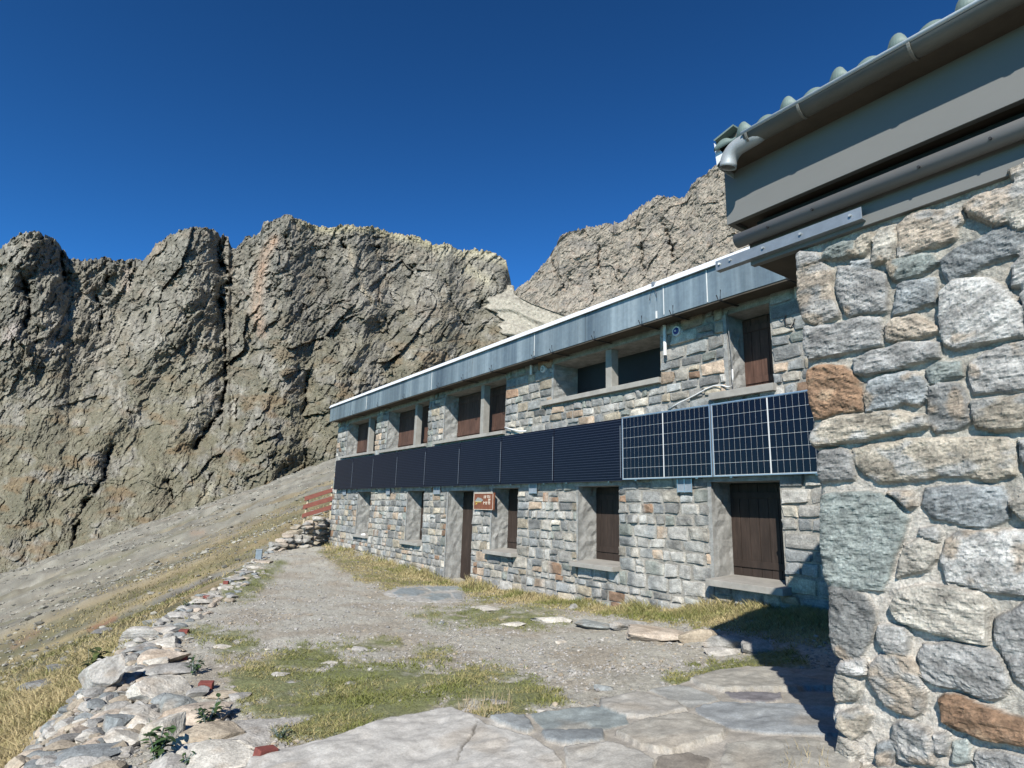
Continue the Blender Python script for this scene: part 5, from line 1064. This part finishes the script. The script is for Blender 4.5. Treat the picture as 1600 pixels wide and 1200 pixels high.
Vb, Fb = ICO[1]; V = []; F = []; Cc = []
var = []
for k in range(12):
    v, f = rock_geo(1, (1, .8, .5), k*3.3+.5, 5, 0); var.append(v)
szs = np.exp(rng.normal(-4.2, .5, len(pts)))*(.75+.05*pts[:, 4]); szs = np.clip(szs, .006, .07)
for i, p in enumerate(pts):
    v = var[i % 12]; a = rng.uniform(0, 6.28); c, s = math.cos(a), math.sin(a)
    v = np.stack([v[:, 0]*c-v[:, 1]*s, v[:, 0]*s+v[:, 1]*c, v[:, 2]], 1)*szs[i]; V.append(v+np.array([p[0], p[1], p[2]+szs[i]*.12])); F.append(Vb is None or Fb+i*len(Vb))
    Cc.append(np.tile(np.array([W2, GB, (.38, .36, .33), TN_, (.36, .35, .335)][rng.integers(5)])*rng.uniform(.75, 1.15), (len(v), 1)))
o = mesh('gravel', np.concatenate(V), np.concatenate(F), M['pebble'], None, np.concatenate(Cc), smooth=False); tag(o, 'loose grey gravel scattered over the terrace', kind='stuff')
def blades(name, P, hgt, wid, cols, lean, label, bend=1.0):
    n = len(P); a = rng.uniform(0, 6.28, n); dx, dy = np.cos(a), np.sin(a); la = rng.uniform(0, 6.28, n); lx, ly = np.cos(la)*lean*hgt, np.sin(la)*lean*hgt
    V = np.zeros((n, 5, 3)); 
    for j, (t, wv) in enumerate(((0, 1), (0, -1), (.55, .75), (.55, -.75), (1, 0))):
        V[:, j, 0] = P[:, 0]+dx*wid*wv+lx*t**2; V[:, j, 1] = P[:, 1]+dy*wid*wv+ly*t**2; V[:, j, 2] = P[:, 2]-.01+hgt*t*(1-.25*lean*t)
    b = np.arange(n)[:, None]*5; Q = b+np.array([[0, 1, 3, 2]]); T = b+np.array([[2, 3, 4]])
    C_ = np.repeat(cols[:, None, :], 5, 1)
    o = mesh(name, V.reshape(-1, 3), [Q, T], M['grass'], None, C_.reshape(-1, 3), smooth=False); tag(o, label, kind='stuff'); return o
def gcols(n, dryf, X_, Y_):
    g = np.array([.17, .205, .05]); d = np.array([.56, .46, .25]); g2 = np.array([.27, .28, .09])
    k = np.clip(dryf+.9*fbm(X_*1.3, Y_*1.3, 31., 3)+rng.normal(0, .18, n), 0, 1)[:, None]; c = g+(g2-g)*rng.random((n, 1)); c = c+(d-c)*k
    return c*rng.uniform(.7, 1.25, (n, 1))
def pl(X_, Y_, Z_, e_, r_):
    c, g, w_, px, py = groundcol(X_, Y_, Z_, e_, r_); return g*outhut(X_, Y_)*~onpave(X_, Y_, Z_)
p = pickpx(130000, [(260, 900, 878, 1172), (1035, 1265, 998, 1082)], pl); n = len(p); h = rng.uniform(.02, .055, n)*(1+.6*fbm(p[:, 0]*2, p[:, 1]*2, 41., 2)); blades('short_grass', p, h, .0022+.00042*p[:, 4], gcols(n, .16, p[:, 0], p[:, 1]), .7, 'short green turf on the terrace')
def pw(X_, Y_, Z_, e_, r_):
    c, g, w_, px, py = groundcol(X_, Y_, Z_, e_, r_); return w_*outhut(X_, Y_)*(1-np.clip((py-980)/60, 0, 1))
p = pickpx(30000, [(495, 730, 845, 925), (715, 1300, 890, 1012)], pw); n = len(p); pxx_, pyy_, _ = topx(p[:, :3]); nw = np.exp(-(np.abs(p[:, 1]-YW)/.55)**2)
h = (.04+.17*nw*np.clip(.6+.9*fbm(p[:, 0]*1.6, p[:, 1]*1.6, 51., 2), .15, 1.4))*rng.uniform(.55, 1.2, n)
tuft = np.exp(-((p[:, 0]+4.35)/.45)**2)*nw; tuft2 = np.exp(-((p[:, 0]+6.9)/.4)**2)*nw; h = h*(1+1.1*tuft+.9*tuft2)
blades('tall_grass', p, h, .0035+.00035*p[:, 4], gcols(n, .55+.4*tuft, p[:, 0], p[:, 1]), .55, 'tall mixed green and dry grass along the foot of the hut')
def pd(X_, Y_, Z_, e_, r_): return (e_ > .35)*(e_ < 9)*(r_ < 17)*np.clip(.55+fbm(X_*1.1, Y_*1.1, 61., 3), .05, 1)*np.clip(r_/7, .45, 1)
p = pick(52000, pd); n = len(p); h = rng.uniform(.10, .30, n)*np.clip(.7+.8*fbm(p[:, 0]*.8, p[:, 1]*.8, 71., 3), .25, 1.3); blades('dry_grass', p, h, .003+.0004*p[:, 4], gcols(n, .85, p[:, 0], p[:, 1]), .8, 'straw-coloured dry grass on the bank outside the terrace')
# seed-head stalks on the lawn's edge
def stalks(px0, px1, py0, py1, n, hh, label):
    P = np.array([gnd(rng.uniform(px0, px1), rng.uniform(py0, py1)) for _ in range(n)]); h = rng.uniform(.6, 1.1, n)*hh
    blades('dry_stalk', P, h, np.full(n, .0022), np.tile(np.array([.52, .43, .26]), (n, 1))*rng.uniform(.8, 1.1, (n, 1)), .25, label)
stalks(715, 800, 1095, 1125, 90, .13, 'pale dry stalks at the lawn\'s right end'); stalks(1215, 1300, 1178, 1215, 60, .10, 'dry stalks at the foot of the annex corner'); stalks(1190, 1240, 905, 950, 30, .4, 'long dry stalks under the last lower window')
def weed(px, py, wpx, hpx, lab, nl=46, colr=(.055, .10, .035), name='weed'):
    P = gnd(px, py+hpx*.4); s = np.linalg.norm(P-CAM)/FPX; R_ = wpx*s/2; H_ = hpx*s; V = []; F = []; Cc = []; nv = 0
    e = empty(name, tuple(P)); ns = 7; m = MB(); tips = []
    for i in range(ns):
        a = rng.uniform(0, 6.28); q = rng.uniform(.3, .95)*R_; tp = np.array([q*math.cos(a), q*math.sin(a), H_*rng.uniform(.55, 1)]); tips.append(tp); m.tube([(0, 0, -.01), tp*.5+np.array([0, 0, H_*.12]), tp], [.004, .003, .002], 5)
    m.build('stem', M['tilegreen'], e)
    for i in range(nl):
        tp = tips[i % ns]; t = rng.uniform(.3, 1.05); c0 = tp*t; a = rng.uniform(0, 6.28); l = rng.uniform(.28, .5)*max(R_, H_)*.8; dr = np.array([math.cos(a), math.sin(a), rng.uniform(-.5, .45)]); dr /= np.linalg.norm(dr)
        sd_ = np.cross(dr, [0, 0, 1]); sd_ /= np.linalg.norm(sd_); up_ = np.cross(sd_, dr)
        for (u_, wv, lf_) in ((0, 0, 0), (.3, .26, .06), (.3, -.26, .06), (.62, .22, .05), (.62, -.22, .05), (1, 0, -.08), (.3, 0, 0), (.62, 0, 0)): V.append(c0+dr*l*u_+sd_*l*wv+up_*l*lf_)
        F += [[nv, nv+1, nv+6], [nv, nv+6, nv+2], [nv+1, nv+3, nv+7, nv+6], [nv+6, nv+7, nv+4, nv+2], [nv+3, nv+5, nv+7], [nv+7, nv+5, nv+4]]; nv += 8
        Cc += [np.array(colr)*rng.uniform(.6, 1.7)]*8
    mesh('leaves', np.array(V), F, M['leaf'], e, np.array(Cc)); tag(e, lab, 'plant', 'weeds among the edge stones')
weed(322, 1124, 52, 32, 'dark leafy weed drooping over the cream flat stone'); weed(331, 1171, 26, 14, 'small weed under the brown-patched stone', 26); weed(301, 1046, 44, 22, 'low dark weed in the gap beside the long grey stone', 50)
weed(243, 1178, 34, 46, 'tall dark-green weed at the bottom left of the edging', 60); weed(268, 1070, 14, 16, 'small bright weed beside the white-pink stone', 22, (.12, .17, .04)); weed(294, 947, 26, 10, 'little shrub on the far run of edge stones', 40)
weed(438, 1150, 38, 16, 'spindly weed by the lawn and the cement slab', 30, (.07, .10, .05)); weed(236, 1143, 14, 24, 'yellow-green weed in the crack below the white boulder', 22, (.14, .17, .03)); weed(137, 1052, 28, 40, 'dark bush behind the big leaning slab', 60, (.08, .10, .035))
weed(290, 1194, 20, 18, 'leafy weed at the bottom between pale slabs', 26)
# small rubble between the edge stones
def pr_(X_, Y_, Z_, e_, r_): return (e_ > -.55)*(e_ < .5)*(r_ < 22)*outhut(X_, Y_)*.6*(X_ < 3.2)*(Y_ < -.3)
p = pick(900, pr_); V = []; F = []; Cc = []; nv = 0
for i, q in enumerate(p):
    sz = rng.uniform(.04, .17); v, f = rock_geo(2, (sz*1.3, sz, sz*.6), i*.77, 7, rng.uniform(0, 6)); V.append(v+np.array([q[0], q[1], q[2]+sz*.1])); F.append(f+nv); nv += len(v)
    Cc.append(np.tile(np.array([W1, W2, GB, BL, TN_, PKs][rng.integers(6)])*rng.uniform(.75, 1.05), (len(v), 1)))
o = mesh('loose_rubble', np.concatenate(V), np.concatenate(F), M['rock'], None, np.concatenate(Cc), smooth=False); tag(o, 'small broken stones packed between the larger edge stones', kind='stuff')

# boulders and clumps strewn over the scree and the dry slope beyond the terrace
def ps_(X_, Y_, Z_, e_, r_): return (e_ > 2)*(r_ > 12)*np.clip(.5+1.2*fbm(X_/9, Y_/9, 81., 3), .05, 1)
def pickfar(n, pred):
    i = rng.uniform(23, 23+int(760/2.2), n*4); A2 = np.interp(i, np.arange(len(az)), az); r_ = 14*np.exp(rng.uniform(0, 1, n*4)**.8*math.log(215/14)); X_ = CAM[0]+r_*np.cos(A2); Y_ = CAM[1]+r_*np.sin(A2)
    Z_, e_ = terrain(X_, Y_); k = rng.random(n*4) < pred(X_, Y_, Z_, e_, r_); return np.stack([X_, Y_, Z_, e_, r_], 1)[k][:n]
p = pickfar(9000, ps_); V = []; F = []; Cc = []
for i, q in enumerate(p):
    sz = min(np.exp(rng.normal(-1.45, .6))*(.35+q[4]/75), 1.9); v = var[i % 12]*sz*.5; a = rng.uniform(0, 6.28); c_, s_ = math.cos(a), math.sin(a); v = np.stack([v[:, 0]*c_-v[:, 1]*s_, v[:, 0]*s_+v[:, 1]*c_, v[:, 2]], 1)
    V.append(v+q[:3]+np.array([0, 0, sz*.08])); F.append(Fb+i*len(Vb)); Cc.append(np.tile(np.array([.33, .315, .265])*rng.uniform(.45, 1.25), (len(v), 1)))
o = mesh('scree_stones', np.concatenate(V), np.concatenate(F), M['pebble'], None, np.concatenate(Cc), smooth=False); tag(o, 'countless grey stones strewn over the scree slope', kind='stuff')
def ps2(X_, Y_, Z_, e_, r_):
    c, g, w_, px, py = groundcol(X_, Y_, Z_, np.maximum(e_, .5), r_); tt = (py-(903-.343*px))/np.maximum((1140-.66*px)-(903-.343*px), 20); return (e_ > 2)*(r_ < 75)*sstep(.3, .7, tt)*np.clip(.5+fbm(X_/6, Y_/6, 91., 3), .05, 1)
p = pickfar(30000, ps2); n = len(p); h = rng.uniform(.06, .17, n); blades('slope_grass', p, h, .006+.0005*p[:, 4], gcols(n, .85, p[:, 0]/6, p[:, 1]/6)*.8, .7, 'dry tussock grass on the slope beyond the terrace')
